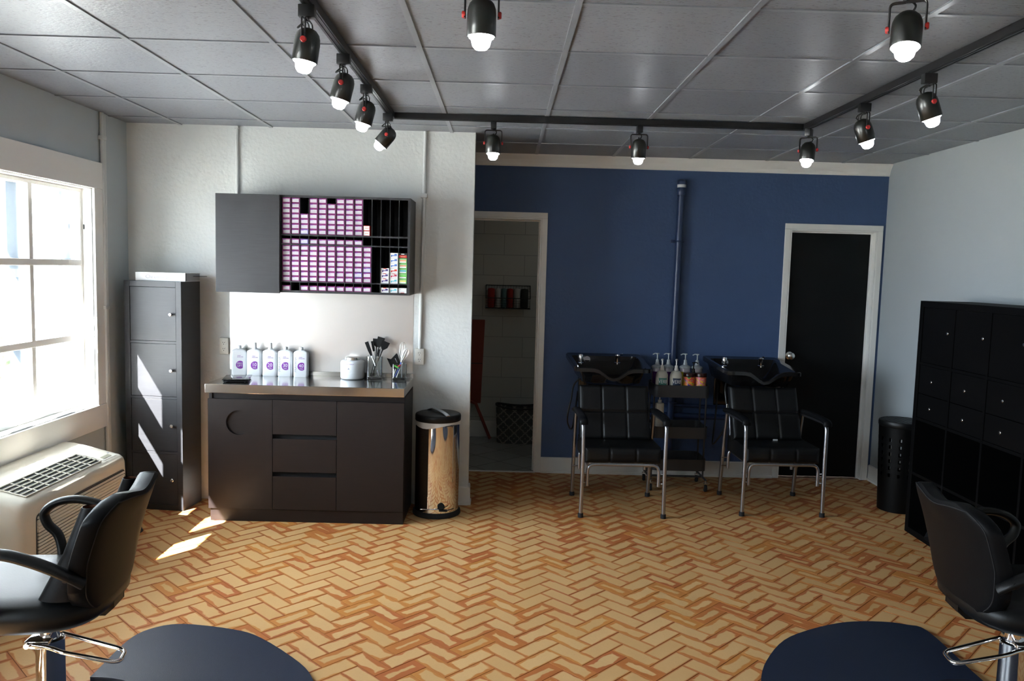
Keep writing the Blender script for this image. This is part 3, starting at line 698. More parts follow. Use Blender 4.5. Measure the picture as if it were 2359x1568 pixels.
# ------------------------------------------------------------------ wall dispenser with its hair colour boxes
CX0, CX1, CY, CZ0, CZ1 = -1.848, -.612, 5.20, 1.474, 2.100
NC = 14; PX0, PX1 = -1.441, -.628; PW = (PX1-PX0)/NC
BAYS = [(1.852, 2.086), (1.790, 1.842), (1.548, 1.782), (1.488, 1.541)]   # upper bay, slot, lower bay, bottom slot
def dispenser():
    cx = (CX0+CX1)/2
    t = thing('wall_cabinet', 'dark wall cabinet of narrow slots with a sliding door at left', 'cabinet', (cx, CY, CZ0))
    L = lambda x: x-cx
    z = lambda v: v-CZ0
    d = YP-.003-CY; b = MB(); m = 'greywood'
    b.box(L(CX0), L(CX1), 0, d, z(2.086), z(CZ1), m).box(L(CX0), L(CX1), 0, d, 0, z(1.488), m).box(L(CX0), L(CX0)+.016, 0, d, z(1.488), z(2.086), m).box(L(PX1), L(CX1), 0, d, z(1.488), z(2.086), m)
    b.box(L(CX0)+.016, L(PX1), d-.01, d, z(1.488), z(2.086), 'dark')
    for a, c in ((1.842, 1.852), (1.782, 1.790), (1.541, 1.548)): b.box(L(PX0)-.016, L(PX1), 0, .20, z(a), z(c), m)
    b.box(L(PX0)-.016, L(PX0)-.002, .002, .2, z(1.488), z(2.086), m)
    b.build('cabinet_body', t, smooth=False)
    e = MB()
    for i in range(1, NC): e.box(L(PX0+i*PW)-.0015, L(PX0+i*PW)+.0015, .003, .20, z(1.488), z(2.086), m)
    e.box(L(PX0), L(PX1), .20, .204, z(1.488), z(2.086), 'dark')
    e.build('slot_dividers', t, smooth=False)
    MB().box(-1.858-cx, -1.449-cx, -.024, -.006, -.006, z(2.098), 'greywood', bev=.001).build('sliding_door', t, smooth=False)
dispenser()
BW, BD, BH = PW-.006, .17, .0329
def colour_box(kind):
    b = MB(); w, h = BW/2, BH
    def face(x0, x1, z0, z1, m, o=.0004): b.quad((x0, -o, z0), (x1, -o, z0), (x1, -o, z1), (x0, -o, z1), m)
    if kind in ('plum', 'violet'):
        m = 'magenta' if kind == 'plum' else 'violet'
        b.box(-w, w, 0, BD, .0004, h-.0004, m)
        face(-w+.005, w-.005, .0055, h-.0070, 'labelw'); face(-w+.002, -w+.022, h-.0085, h-.0035, 'purple', .0008)
        face(-w+.016, w-.008, .0155, .0175, 'textgrey', .0008); face(-w+.012, w-.012, .0100, .0115, 'textgrey', .0008)
    elif kind == 'small':
        b.box(-w, w*.62, 0, BD, .0004, h-.0004, 'redcard'); face(-w+.002, w*.62-.003, .003, h-.003, 'paper'); face(-w+.012, w*.3, .0145, .0185, 'salmon', .0008)
    elif kind in ('indigo', 'bluep', 'pinkp', 'cyan', 'redp', 'plain'):
        b.box(-w, w, 0, BD, .0004, h-.0004, 'paper'); c = {'redp': 'redcard', 'plain': 'textgrey'}.get(kind, kind)
        if kind == 'plain': face(-w+.006, -w+.018, .022, .025, c); face(-w+.012, w-.012, .010, .012, c); face(-.012, .012, .0005, .004, 'redcard')
        else:
            face(-w+.008, w-.006, .0145, .0195, c); face(.004, w-.006, .0195, .0265, c); face(-w+.008, -w+.016, .008, .0145, c); face(-w+.018, w-.008, .008, .010, 'textgrey')
            if kind in ('indigo', 'pinkp'): face(-.010, .010, h-.0045, h-.0006, 'redcard')
    elif kind == 'blackred':
        b.box(-w, w, 0, BD, .0004, h-.0004, 'dark'); face(-w, w, .003, .019, 'redcard'); face(-w+.012, w-.010, .008, .012, 'salmon', .0008); face(-.010, .010, .024, .029, 'paper')
    else:
        b.box(-w, w, 0, BD, .0004, h-.0004, 'greenp'); c = {'gsalmon': 'salmon', 'gcyan': 'cyan', 'ggreen': 'green', 'gyellow': 'yell2'}[kind]
        face(-w+.005, w-.005, .004, .024, 'paper'); face(-w+.006, w-.004, .013, .023, c, .0008); face(-w+.012, w-.012, .006, .008, 'textgrey', .0008)
    return b.build('hair_colour_box', smooth=False)
WHAT = {'plum': 'plum-edged box with white label', 'violet': 'violet-edged box with white label', 'small': 'small red-edged white box', 'indigo': 'white box with indigo print', 'bluep': 'white box with blue print', 'pinkp': 'white box with crimson print', 'redp': 'white box with red print', 'cyan': 'white box with pale turquoise print', 'plain': 'plain white box with red tab below', 'blackred': 'black and red box', 'gsalmon': 'green and salmon box', 'gcyan': 'green and turquoise box', 'ggreen': 'all green and white box', 'gyellow': 'green and yellow box'}
BAYN = ['tall upper bay', 'middle slot', 'tall lower bay', 'bottom slot']
PROTO = {}
def put(kind, col, bay, k, n):
    if kind not in PROTO: o = PROTO[kind] = colour_box(kind)
    else: o = PROTO[kind].copy(); COL.objects.link(o)
    r = random.Random(col*100+bay*13+k*7)
    o.location = (PX0+(col+.5)*PW-.0010+r.uniform(-.0007, .0007), CY+.006+r.uniform(0, .004), BAYS[bay][0]+.0003+k*.0333)
    if bay in (0, 2):
        lab = '%s, %s column from left, %s, %s' % (WHAT[kind], ORD[col], BAYN[bay], 'topmost of its stack' if k == n-1 else (ORD[k]+' up'))
    else: lab = '%s, %s column from left, alone in the %s' % (WHAT[kind], ORD[col], BAYN[bay])
    tag(o, lab, 'box', 'hair colour boxes in the wall cabinet')
for c, n in enumerate((7, 7, 4, 7, 7, 6, 7, 7, 7)):
    for k in range(n): put('violet' if (c == 2 and k == 0) else 'plum', c, 0, k, n)
    put('violet' if c == 2 else 'plum', c, 1, 0, 1)
for k in range(2): put('small', 9, 0, k, 2)
for c in range(10):
    for k in range(7): put('violet' if (c, k) in ((9, 2), (8, 1)) else 'plum', c, 2, k, 7)
    if c != 1: put('plum', c, 3, 0, 1)
for k in range(3): put('indigo', 11, 2, k, 3)
for k, q in enumerate(('cyan', 'pinkp', 'redp', 'bluep', 'bluep', 'bluep')): put(q, 12, 2, k, 6)
for k, q in enumerate(('gyellow', 'ggreen', 'gcyan', 'gsalmon', 'gsalmon', 'blackred')): put(q, 13, 2, k, 6)
put('indigo', 11, 3, 0, 1); put('cyan', 12, 3, 0, 1); put('plain', 13, 3, 0, 1)

# ------------------------------------------------------------------ things on the worktop
TOP = .8932
def rrect(w, d, r, n=6):
    out = []
    for cx, cy, a0 in ((w-r, d-r, 0), (-w+r, d-r, 90), (-w+r, -d+r, 180), (w-r, -d+r, 270)):
        for k in range(n+1):
            a = R(a0+90*k/n); out.append((cx+r*math.cos(a), cy+r*math.sin(a)))
    return out
def developer(x, y, num, label, tall, mark, rz):
    t = thing('developer_bottle', label, 'bottle', (x, y, TOP), rz, group='white developer bottles on the worktop')
    w, d = .049, .030; b = MB()
    L = lambda s, z, r=.014: [(px*s, py*(s if s < .9 else 1)*1.0, z) for px, py in rrect(w, d, r)]
    b.loft([L(.93, 0), L(1, .006), L(1, .150), L(.985, .160), L(.90, .170), L(.62, .178), L(.36, .181)], 'bottle'); b.build('bottle_body', t, ang=60)
    c = MB()
    if tall: c.lathe([(.017, .180), (.017, .186), (.0135, .188), (.0115, .222), (.0095, .226), (.0065, .226), (.0065, .224), (0, .224)], 'bottle')
    else: c.lathe([(.0145, .180), (.0145, .199), (.012, .202), (0, .202)], 'bottle')
    c.build('cap', t)
    p = MB(); f = -d-.0004; cz, rr = .072, .0275; cxx = .008
    pts = [(cxx+min(rr*math.cos(2*math.pi*k/40), .017), f, cz+rr*math.sin(2*math.pi*k/40)) for k in range(40)]
    p.prism(pts[::-1], (0, -.0004, 0), 'purple')
    if num == 'ZERO': p.text('ZERO', .0155, (cxx-.004, f-.0008, cz+.010), 'paper', sx=.9).text('LIFT', .0195, (cxx-.003, f-.0008, cz-.007), 'paper', sx=.9)
    else: p.text(num, .034, (cxx-.0035, f-.0008, cz+.004), 'paper', sx=.95).text('VOL', .012, (cxx-.002, f-.0008, cz-.0165), 'paper')
    p.text('CREME', .0075, (-.0115, f-.0002, .134), 'purple', align='LEFT').text('DEVELOPER', .0075, (-.0115, f-.0002, .1255), 'purple', align='LEFT')
    if mark: p.text('PRAVANA', .023, (-.034, f-.0002, .085), 'greyprint' if mark == 2 else 'textgrey', mx=Matrix.Rotation(R(-90), 4, 'Y'), sx=1.0)
    p.build('label_print', t, smooth=False)
developer(-1.797, 5.442, 'ZERO', 'white bottle with purple ZERO LIFT disc, behind the black scale', False, 0, R(14))
developer(-1.688, 5.433, '10', 'white bottle with tall cap and purple 10 disc', True, 0, R(3))
developer(-1.581, 5.431, '20', 'white bottle with tall cap and purple 20 disc', True, 0, R(2))
developer(-1.477, 5.430, '30', 'white bottle with short cap and purple 30 disc', False, 2, R(1))
developer(-1.370, 5.427, '40', 'white bottle with short cap and purple 40 disc', False, 1, R(5))
def jar():
    t = thing('jar', 'large white product jar with metal lid on the steel worktop', 'jar', (-1.012, 5.392, TOP))
    b = MB(); r = .0805
    b.lathe([(.068, 0), (.077, .004), (r, .012), (r, .108), (.077, .120), (.066, .127), (.050, .129), (0, .129)], 'bottle', seg=48); b.build('jar_body', t, ang=60)
    l = MB(); l.lathe([(.050, .128), (.050, .146), (.046, .149), (0, .149)], 'nickel', seg=40); l.build('lid', t)
    p = MB()
    def arc(txt, z, size, m, sp):
        for i, chh in enumerate(txt):
            a = (i-(len(txt)-1)/2)*sp - R(9)
            p.text(chh, size, (r*1.003*math.sin(a), -r*1.003*math.cos(a), z), m, mx=Matrix.Rotation(a, 4, 'Z'))
    arc('PRAVANA', .106, .0105, 'purple', .135)
    p.prism([(-.0127-.008, -r*1.004+.0006, .070), (-.0127+.008, -r*1.004+.0006, .070), (-.0127, -r*1.004+.0006, .084)], (0, -.0004, 0), 'textgrey')
    arc('PURE LIGHT', .061, .0055, 'textgrey', .055); arc('balayage', .053, .0055, 'textgrey', .055)
    for z, nn in ((.042, 13), (.035, 12), (.028, 8)): arc('-'*nn*2, z, .006, 'textgrey', .036)
    p.build('label_print', t, smooth=False)
jar()
def vase(x, y, w, h, label, rz):
    b = MB(); L = lambda s, z: [(px, py, z) for px, py in rrect(s, s, .012)]
    wi = w-.004
    b.loft([L(w-.004, 0), L(w, .004), L(w, h), L(wi, h), L(wi, .018), L(wi-.008, .013)], 'vase', cap0=True, cap1=True)
    return tag(b.build('glass_vase', loc=(x, y, TOP), rz=rz, ang=50), label, 'vase', 'square glass vases of tools')
VA, VB = (-.862, 5.402), (-.698, 5.398)
vase(*VA, .051, .158, 'taller square glass vase of tint brushes', R(4)); vase(*VB, .049, .112, 'shorter square glass vase at the right end of the worktop', R(12))
def brush(base, tip, label, hm, wide=.055, hl=.06):
    base, tip = Vector(base), Vector(tip); d = (tip-base).normalized(); s = d.cross(Vector((0, 1, 0))).normalized(); L = (tip-base).length
    t = thing('tint_brush', label, 'brush', base, group='tint brushes in the taller vase')
    d0 = d*(L-hl)
    h = MB(); h.tube([(0, 0, 0), d0*.6, d0], [.0028, .0045], hm, seg=8); h.build('handle', t)
    q = MB(); y = Vector((0, .006, 0))
    a0, a1, a2 = d0, d0+d*hl*.38, d*L
    lo = lambda c, w, k=1: [c+s*w+y*k, c-s*w+y*k, c-s*w-y*k, c+s*w-y*k]
    q.loft([lo(a0, .006), lo(a1, wide/2*.9), lo(a2, wide/2, .5)], 'blackplastic'); q.build('bristle_head', t, smooth=False)
vx, vy = VA
brush((vx+.030, vy-.005, TOP+.020), (vx-.058, vy-.010, 1.146), 'slender dark brush leaning far left in the taller vase', 'chrome', .024, .10)
brush((vx+.020, vy+.016, TOP+.020), (vx-.022, vy+.012, 1.150), 'clear handled brush leaning left beside the dark slender brush', 'pumpw', .018, .07)
brush((vx-.010, vy+.020, TOP+.020), (vx+.010, vy+.030, 1.165), 'upright broad black brush at the middle of the taller vase', 'blackplastic', .06, .055)
brush((vx-.030, vy+.004, TOP+.020), (vx+.042, vy+.004, 1.178), 'tallest broad black brush leaning right in the taller vase', 'blackplastic', .050, .07)
brush((vx-.022, vy-.022, TOP+.020), (vx+.075, vy-.004, 1.150), 'broad black brush leaning furthest right over the taller vase rim', 'blackplastic', .055, .06)
brush((vx+.005, vy-.030, TOP+.020), (vx+.033, vy-.034, 1.100), 'short clear stick brush at the front of the taller vase', 'pumpw', .014, .05)
vx, vy = VB
def paddle():
    t = thing('mixing_spatula', 'flat black paddle standing in the shorter vase', 'spatula', (vx-.010, vy-.002, TOP+.020)); b = MB()
    P = [(-.062, .125), (-.034, .118), (.004, .160), (.012, .150), (.034, .085), (.026, .045), (.010, .0), (-.004, .0), (-.010, .05), (-.034, .065)]
    b.prism([(x-.012, .002, z) for x, z in P], (0, .004, 0), 'blackplastic', bev=.0008)
    b.build('paddle_blade', t, smooth=False)
    l = MB(); l.text('PRAVANA', .0075, (-.010, .0014, .110), 'labelw', mx=Matrix.Rotation(R(62), 4, 'Y')); l.build('lettering', t, smooth=False)
paddle()
def whisk(base, tip, label, m):
    base, tip = Vector(base), Vector(tip); d = (tip-base); t = thing('whisk', label, 'whisk', base, group='wire whisks in the shorter vase')
    h = MB(); h.tube([(0, 0, 0), d*.50], .004, m, seg=8); h.build('handle', t)
    w = MB(); q = d.to_track_quat('Z', 'Y').to_matrix().to_4x4(); Lw = d.length
    for k in range(4):
        a = math.pi*k/4; pts = []
        for j in range(17):
            u = -1+2*j/16; z = Lw*(.50+.50*(1-u*u)**.8) if abs(u) < 1 else Lw*.5; rr = .021*math.sin(math.pi*u*.5)*(1-.75*abs(u)**6) if abs(u) < 1 else .004*u
            rr = .020*u*(1.25-abs(u)**2*1.15)*2.0
            pts.append(q @ Vector((rr*math.cos(a), rr*math.sin(a), z)))
        w.tube(pts, .0007, 'nickel', seg=5)
    w.build('wire_loops', t)
whisk((vx-.020, vy+.012, TOP+.020), (vx+.026, vy+.020, 1.148), 'small wire whisk standing further back in the shorter vase', 'pumpw')
whisk((vx-.026, vy-.006, TOP+.020), (vx+.058, vy-.008, 1.112), 'small wire whisk with blue handle leaning right in the shorter vase', 'blue')
def stick(base, tip, r, m, name, label, cat):
    base = Vector(base); b = MB(); b.tube([(0, 0, 0), (Vector(tip)-base)*.96, Vector(tip)-base], r, m, seg=8)
    tag(b.build(name, loc=base), label, cat)
stick((vx-.034, vy-.026, TOP+.020), (vx-.018, vy-.030, TOP+.075), .003, 'pumpw', 'plastic_clip', 'white clip lying low at the left in the shorter vase', 'clip')
stick((vx-.012, vy-.032, TOP+.018), (vx+.012, vy-.032, TOP+.082), .003, 'paper', 'plastic_stick', 'white stick leaning low in the middle of the shorter vase', 'stick')
stick((vx+.024, vy-.030, TOP+.018), (vx+.026, vy-.034, TOP+.118), .0045, 'paper', 'marker_pen', 'white pen upright at the right of the shorter vase', 'pen')
stick((vx-.028, vy-.024, TOP+.098), (vx+.002, vy-.030, TOP+.082), .0055, 'green', 'hair_clip', 'bright green clip under the rim of the shorter vase', 'clip')
stick((vx-.008, vy-.008, TOP+.088), (vx+.014, vy-.012, TOP+.101), .005, 'redcard', 'hair_clip', 'red clip beside the green clip in the shorter vase', 'clip')
def scale():
    t = thing('scale', 'flat black glass kitchen scale at the left end of the worktop', 'scale', (-1.725, 5.185, TOP), R(12))
    MB().box(-.076, .076, -.105, .105, .004, .012, 'blackplastic', bev=.002).build('scale_base', t)
    MB().box(-.082, .082, -.112, .112, .0155, .020, 'gloss', bev=.0015).box(-.06, .06, -.08, .08, .012, .0155, 'blackplastic').build('glass_plate', t)
    f = MB()
    for x in (-.06, .06):
        for y in (-.09, .09): f.lathe([(.009, 0), (.009, .0045)], 'rubber', c=(x, y, 0), seg=12)
    f.build('feet', t)
scale()

# ------------------------------------------------------------------ pedal bin
def bin_():
    t = thing('pedal_bin', 'chrome pedal bin with black lid beside the base cabinet', 'bin', (-.418, 5.312, 0)); r = .149
    MB().lathe([(.160, 0), (.163, .006), (.160, .026), (.152, .034), (0, .034)], 'rubber', seg=48).build('base_ring', t)
    MB().lathe([(r, .034), (r, .618), (r-.003, .622), (0, .622)], 'chrome', seg=64).build('bin_body', t, ang=30)
    l = MB(); l.lathe([(.1505, .640), (.154, .644), (.154, .672), (.151, .682), (.140, .687), (0, .690)], 'blackplastic', seg=56); l.build('lid', t, ang=50)
    h = MB(); h.tube([(-.075, .115, .687), (-.040, .075, .703), (.0, .0, .706), (.045, -.075, .700), (.075, -.125, .686)], .016, 'alu', seg=10, smooth=5, flat=.35); h.build('lid_handle', t)
    q = MB(); rnd = random.Random(5); lo, hi = [], []
    n = 72
    for k in range(n):
        a = 2*math.pi*k/n; dip = .020+.006*math.sin(3*a+1)+.010*max(0, math.cos(a-R(225)))**3*1.6+.002*rnd.random()
        lo.append(Vector(((r+.0025)*math.cos(a), (r+.0025)*math.sin(a), .640-dip))); hi.append(Vector(((r+.001)*math.cos(a), (r+.001)*math.sin(a), .6415)))
    q.loft([lo, hi], 'liner', cap0=False, cap1=False, recalc=True); q.build('bin_liner', t)
    p = MB(); p.tube([(-.10, -.130, .058), (.035, -.158, .066), (.060, -.150, .066)], .004, 'chrome', seg=8); p.box(.030, .085, -.178, -.150, .058, .068, 'blackplastic', bev=.003); p.lathe([(.024, 0), (.024, .010), (.020, .014), (0, .014)], 'blackplastic', mx=Matrix.Translation((.042, -.150, .082)) @ Matrix.Rotation(R(62), 4, 'X'), seg=24)
    p.tube([(.085, -.162, .064), (.125, -.140, .072)], .003, 'blackplastic', seg=6); p.build('pedal', t)
bin_()

# ------------------------------------------------------------------ navy pipe on the back wall
def pipe():
    t = thing('vent_pipe', 'navy painted pipe with white band rising up the back wall', 'pipe', (1.398, YB-.042, 0))
    b = MB(); b.tube([(-.014, 0, .135), (0, 0, 2.33)], .028, 'bluepipe', seg=20); b.build('pipe_run', t)
    c = MB(); c.lathe([(.034, 2.285), (.037, 2.29), (.037, 2.335), (.0345, 2.34), (.0345, 2.372), (.037, 2.376), (.037, 2.392), (.030, 2.402), (.012, 2.410), (0, 2.410)], 'bluepipe', seg=24); c.build('coupling', t)
    MB().lathe([(.0352, 2.345), (.0352, 2.368)], 'tagwhite', seg=24, cap=False).build('label_band', t)
    s = MB()
    for z in (1.92, .62): s.tube([(-.034, .04, z), (-.034, 0, z), (-.024, -.030, z), (.0, -.036, z), (.024, -.030, z), (.034, 0, z), (.034, .04, z)], .006, 'bluepipe', seg=6); s.box(-.060, -.030, .020, .041, z-.012, z+.012, 'bluepipe', bev=.003)
    s.build('strap', t)
    b = MB(); b.tube([(-.38, .012, .52), (.52, .012, .50)], .022, 'bluepipe', seg=14); b.tube([(-.38, .012, .60), (.52, .012, .585)], .012, 'bluepipe', seg=10); b.build('branch_pipe', t)
pipe()

# ------------------------------------------------------------------ shampoo basins and chairs
def basin(x, y, label, hose):
    # origin on the floor under the basin centre; front edge with the neck dip faces -y
    t = thing('shampoo_basin', label, 'basin', (x, y, 0), group='black shampoo basins')
    n = 64
    def loop(fw_, bw, yf, yb, zf, zb, dip, r=.05):
        P = []
        corners = [(-fw_, yf), (fw_, yf), (bw, yb), (-bw, yb)]
        per = 16
        for i in range(4):
            a, c = corners[i], corners[(i+1) % 4]
            for k in range(per):
                u = k/per; px, py = a[0]+(c[0]-a[0])*u, a[1]+(c[1]-a[1])*u
                v = (py-yf)/(yb-yf); z = zf+(zb-zf)*v
                if i == 0: z -= dip*math.exp(-(abs(px-.005)/.078)**3)
                P.append(Vector((px, py, z)))
        # soften corners
        Q = []
        for k in range(n): Q.append((P[k-1]+2*P[k]+P[(k+1) % n])/4)
        return Q
    # widths/depths relative to centre: front y -.335, back y +.335
    o = MB()
    A = (.280, .302, -.338, .335)
    top0 = loop(*A, .960, .998, .078); top1 = loop(.274, .296, -.332, .329, .966, 1.004, .078); bot = loop(*A, .934, .970, .070)
    und = loop(.238, .270, -.290, .325, .930, .962, .062); u1 = loop(.215, .225, -.235, .325, .845, .845, 0); u2 = loop(.16, .17, -.16, .325, .815, .805, 0)
    ri = loop(.246, .262, -.300, .245, .960, .992, .074); w1 = loop(.205, .225, -.225, .215, .895, .915, .012); w2 = loop(.150, .165, -.150, .150, .850, .855, 0)
    o.loft([u2, u1, und, bot, top0, top1, ri, w1, w2], 'gloss', cap0=True, cap1=True); o.build('bowl', t, ang=35)
    k = MB(); k.box(-.14, .14, .10, YB-y-.003, .70, .83, 'gloss', bev=.01); k.box(-.19, .19, .325, YB-y-.002, .60, .97, 'gloss', bev=.01); k.build('wall_bracket', t)
    f = MB(); f.lathe([(.022, .955), (.022, .965), (.015, .970), (.015, 1.000), (.019, 1.004), (.019, 1.022), (.015, 1.030), (0, 1.031)], 'chrome', c=(-.212, -.02, .0), seg=20)
    f.tube([(-.212, -.02, 1.018), (-.205, .02, 1.026)], .006, 'chrome', seg=8); f.build('tap', t)
    s = MB(); s.lathe([(.024, .960), (.024, .972), (.018, .976), (.019, 1.020), (.021, 1.026), (.018, 1.032), (0, 1.032)], 'chrome', c=(.070, -.02, 0), seg=20); s.tube([(.070, -.02, 1.026), (.085, .03, 1.030), (.115, .06, 1.030)], .010, 'chrome', seg=8); s.build('spray_head', t)
    d = MB(); d.lathe([(.026, 0), (.026, .004), (.022, .006), (.021, .003), (0, .003)], 'alu', mx=Matrix.Translation((-.135, .235, .962)) @ Matrix.Rotation(R(82), 4, 'X'), seg=24); d.build('vacuum_cap', t)
    g = MB()
    if hose: g.tube([(-.19, -.05, .86), (-.235, -.16, .80), (-.225, -.20, .66), (-.22, -.20, .58), (-.235, -.18, .50), (-.27, -.12, .40), (-.28, -.05, .36), (-.25, .05, .42), (-.22, .12, .60), (-.19, .2, .80)], .007, 'wire', seg=8, smooth=6); g.cyl((-.228, -.205, .70), (-.222, -.205, .58), .011, 'nickel'); g.cyl((-.235, -.19, .52), (-.225, -.2, .47), .008, 'nickel')
    else: g.tube([(-.20, -.05, .86), (-.262, -.08, .80), (-.285, -.14, .70), (-.310, -.18, .60), (-.30, -.1, .50), (-.25, .05, .45), (-.2, .25, .7)], .006, 'wire', seg=8, smooth=6)
    g.build('hose', t)
basin(.818, 6.082, 'black shampoo basin left of the bottle cart', False)
basin(1.932, 6.110, 'black shampoo basin right of the bottle cart, before the black door', True)

def cushion(b, x0, x1, y0, y1, z0, z1, m, seams, r=.03, mx=None, puff=.010):
    # padded block: front face (-y side or top) puffs between seams
    nx, nz = 84, 64; t = bmesh.new()
    xs, zs = seams
    def seamf(v, ss): return min([abs(v-q) for q in ss]+[9])
    def outline(u, w):
        X = x0+(x1-x0)*u; Z = z0+(z1-z0)*w
        e = min(X-x0, x1-X, Z-z0, z1-Z)
        rnd_ = r - math.sqrt(max(0, r*r-(r-min(e, r))**2))
        s = 1-math.exp(-(seamf(X, xs)/.0075)**2)*.9; s = min(s, 1-math.exp(-(seamf(Z, zs)/.0075)**2)*.9)
        return X, Z, rnd_*.8, s
    F, Bk = [], []
    for j in range(nz+1):
        rf, rb = [], []
        for i in range(nx+1):
            X, Z, rr, s = outline(i/nx, j/nz)
            rf.append(t.verts.new((X, y0+rr-puff*(s-1)*.8, Z))); rb.append(t.verts.new((X, y1-rr*.6, Z)))
        F.append(rf); Bk.append(rb)
    for j in range(nz):
        for i in range(nx):
            t.faces.new((F[j][i], F[j][i+1], F[j+1][i+1], F[j+1][i])); t.faces.new((Bk[j][i], Bk[j+1][i], Bk[j+1][i+1], Bk[j][i+1]))
    for i in range(nx):
        t.faces.new((F[0][i], Bk[0][i], Bk[0][i+1], F[0][i+1])); t.faces.new((F[nz][i], F[nz][i+1], Bk[nz][i+1], Bk[nz][i]))
    for j in range(nz):
        t.faces.new((F[j][0], F[j+1][0], Bk[j+1][0], Bk[j][0])); t.faces.new((F[j][nx], Bk[j][nx], Bk[j+1][nx], F[j+1][nx]))
    bmesh.ops.recalc_face_normals(t, faces=t.faces[:])
    b.add(t, m, mx)
def shampoo_chair():
    t = thing('shampoo_chair', 'x', 'chair', (0, 0, 0), group='black padded shampoo chairs')
    s = MB(); q = Matrix.Translation((0, 0, .365)) @ Matrix.Rotation(R(0), 4, 'X')
    # seat cushion is built standing then laid on its back: its puffed face is the front edge and top
    cushion(s, -.262, .262, -.245, .215, 0, .108, 'leather2', ((-.09, .09), ()), r=.045, mx=q, puff=.012); s.build('seat', t, ang=60)
    k = MB(); tilt = Matrix.Translation((-.012, .03, .478)) @ Matrix.Rotation(R(-24), 4, 'X')
    cushion(k, -.255, .255, 0, .075, 0, .405, 'leather2', ((-.088, .088), (.205,)), r=.035, mx=tilt, puff=.016); k.build('backrest', t, ang=60)
    f = MB()
    for x in (-.235, .235): f.tube(fillet([(x, -.205, .35), (x, .20, .36), (x, .275, .80)], .05), .011, 'alu', seg=10)
    f.tube([(-.235, .225, .50), (.235, .225, .50)], .010, 'alu', seg=8)
    f.build('back_frame', t)
    for sx in (-1, 1):
        x = sx*.283
        l = MB(); l.tube(fillet([(x, -.265, .012), (x+sx*-.004, -.265, .40), (x, -.258, .655), (x, -.13, .655), (x, .17, .648)], .085), .0135, 'alu', seg=14); lo = l.build('front_leg', t)
        c = MB(); c.lathe([(.0185, 0), (.0185, .026), (.016, .030), (0, .030)], 'rubber', c=(x, -.265, 0), seg=16); c.build('rubber_foot', lo)
        l = MB(); l.tube([(x, .262, .012), (x, .215, .40), (x, .165, .648)], .0135, 'alu', seg=14); lo = l.build('rear_leg', t)
        c = MB(); c.lathe([(.0185, 0), (.0185, .026), (.016, .030), (0, .030)], 'rubber', c=(x, .262, 0), seg=16); c.build('rubber_foot', lo)
        a = MB(); a.tube([(x, -.268, .640), (x, -.255, .668), (x, -.12, .676), (x, .10, .672), (x, .185, .662)], .030, 'leather', seg=14, smooth=4, flat=.62); a.build('arm_pad', t)
    for y in (-.250, .215):
        u = MB(); u.tube(fillet([(-.243, y, .215), (-.243, y, .362), (.243, y, .362), (.243, y, .215)], .05), .011, 'alu', seg=12)
        for sx in (-1, 1):
            for z in (.235, .30): u.cyl((sx*.235, y, z), (sx*.292, y, z), .004, 'nickel', seg=8)
        u.build('height_frame', t)
    return t
sc = shampoo_chair(); sc.location = (.838, 5.546, 0); sc.rotation_euler.z = R(1.5); sc['label'] = 'black padded chair at the basin left of the bottle cart'
s2 = dup(sc, (1.970, 5.658, 0), R(1.5), 'black padded chair at the basin right of the bottle cart, by the black door')
MB().box(.018, .052, .022, .026, .468, .484, 'tagwhite').build('white_tag', s2, smooth=False)

# ------------------------------------------------------------------ rolling cart and its bottles
def cart():
    t = thing('rolling_cart', 'dark grey three tier rolling cart between the shampoo chairs', 'cart', (1.378, 6.125, 0))
    w, d = .208, .152
    for z0, z1 in ((.725, .815), (.410, .495), (.160, .245)):
        b = MB(); L = lambda i, z: [(px, py, z) for px, py in rrect(w-i, d-i, .035-i)]
        b.loft([L(0, z0), L(0, z1), L(-.003, z1+.001), L(-.003, z1+.004), L(.003, z1+.004), L(.003, z0+.003)], 'cart', cap0=True, cap1=True); b.build('tray', t, ang=50)
    for sx in (-1, 1):
        for sy in (-1, 1):
            p = MB(); p.cyl((sx*(w-.008), sy*.09, .090), (sx*(w-.008), sy*.09, .81), .007, 'cart', seg=10); p.build('post', t)
    f = MB()
    for sx in (-1, 1): f.tube([(sx*(w+.004), -.150, .088), (sx*(w+.004), .150, .088)], .008, 'cart', seg=8)
    f.tube([(-w, 0-.03, .088), (w, -.03, .088)], .008, 'cart', seg=8); f.build('base_frame', t)
    for sx in (-1, 1):
        for sy in (-1, 1):
            c = MB(); x, y = sx*(w+.004), sy*.145
            c.lathe([(.024, 0), (.027, .004), (.027, .016), (.024, .020)], 'rubber', mx=Matrix.Translation((x-.010, y, .027)) @ Matrix.Rotation(R(90), 4, 'Y'), seg=24)
            for s in (-1, 1): c.prism([(x+s*.012, y-.010, .020), (x+s*.012, y+.010, .020), (x+s*.012, y+.014, .066), (x+s*.012, y-.008, .066)], (.0015*s, 0, 0), 'nickel')
            c.box(x-.0135, x+.0135, y-.010, y+.014, .064, .068, 'nickel'); c.cyl((x, y, .066), (x, y, .086), .006, 'nickel'); c.build('caster', t)
cart()
CZ = .7285
def pump(b, z, m, s=1.0, nz=0.0):
    b.lathe([(.0165*s, z), (.0165*s, z+.012), (.013*s, z+.020), (.0125*s, z+.036), (.009*s, z+.040), (.0052*s, z+.042), (.0048*s, z+.078), (.010*s, z+.080), (.010*s, z+.087), (0, z+.089)], m, seg=18)
    b.tube([(.012*math.cos(nz), .012*math.sin(nz), z+.085), (-.022*math.cos(nz), -.022*math.sin(nz), z+.0865), (-.038*math.cos(nz), -.038*math.sin(nz), z+.079)], .0062*s, m, seg=8, flat=.8)
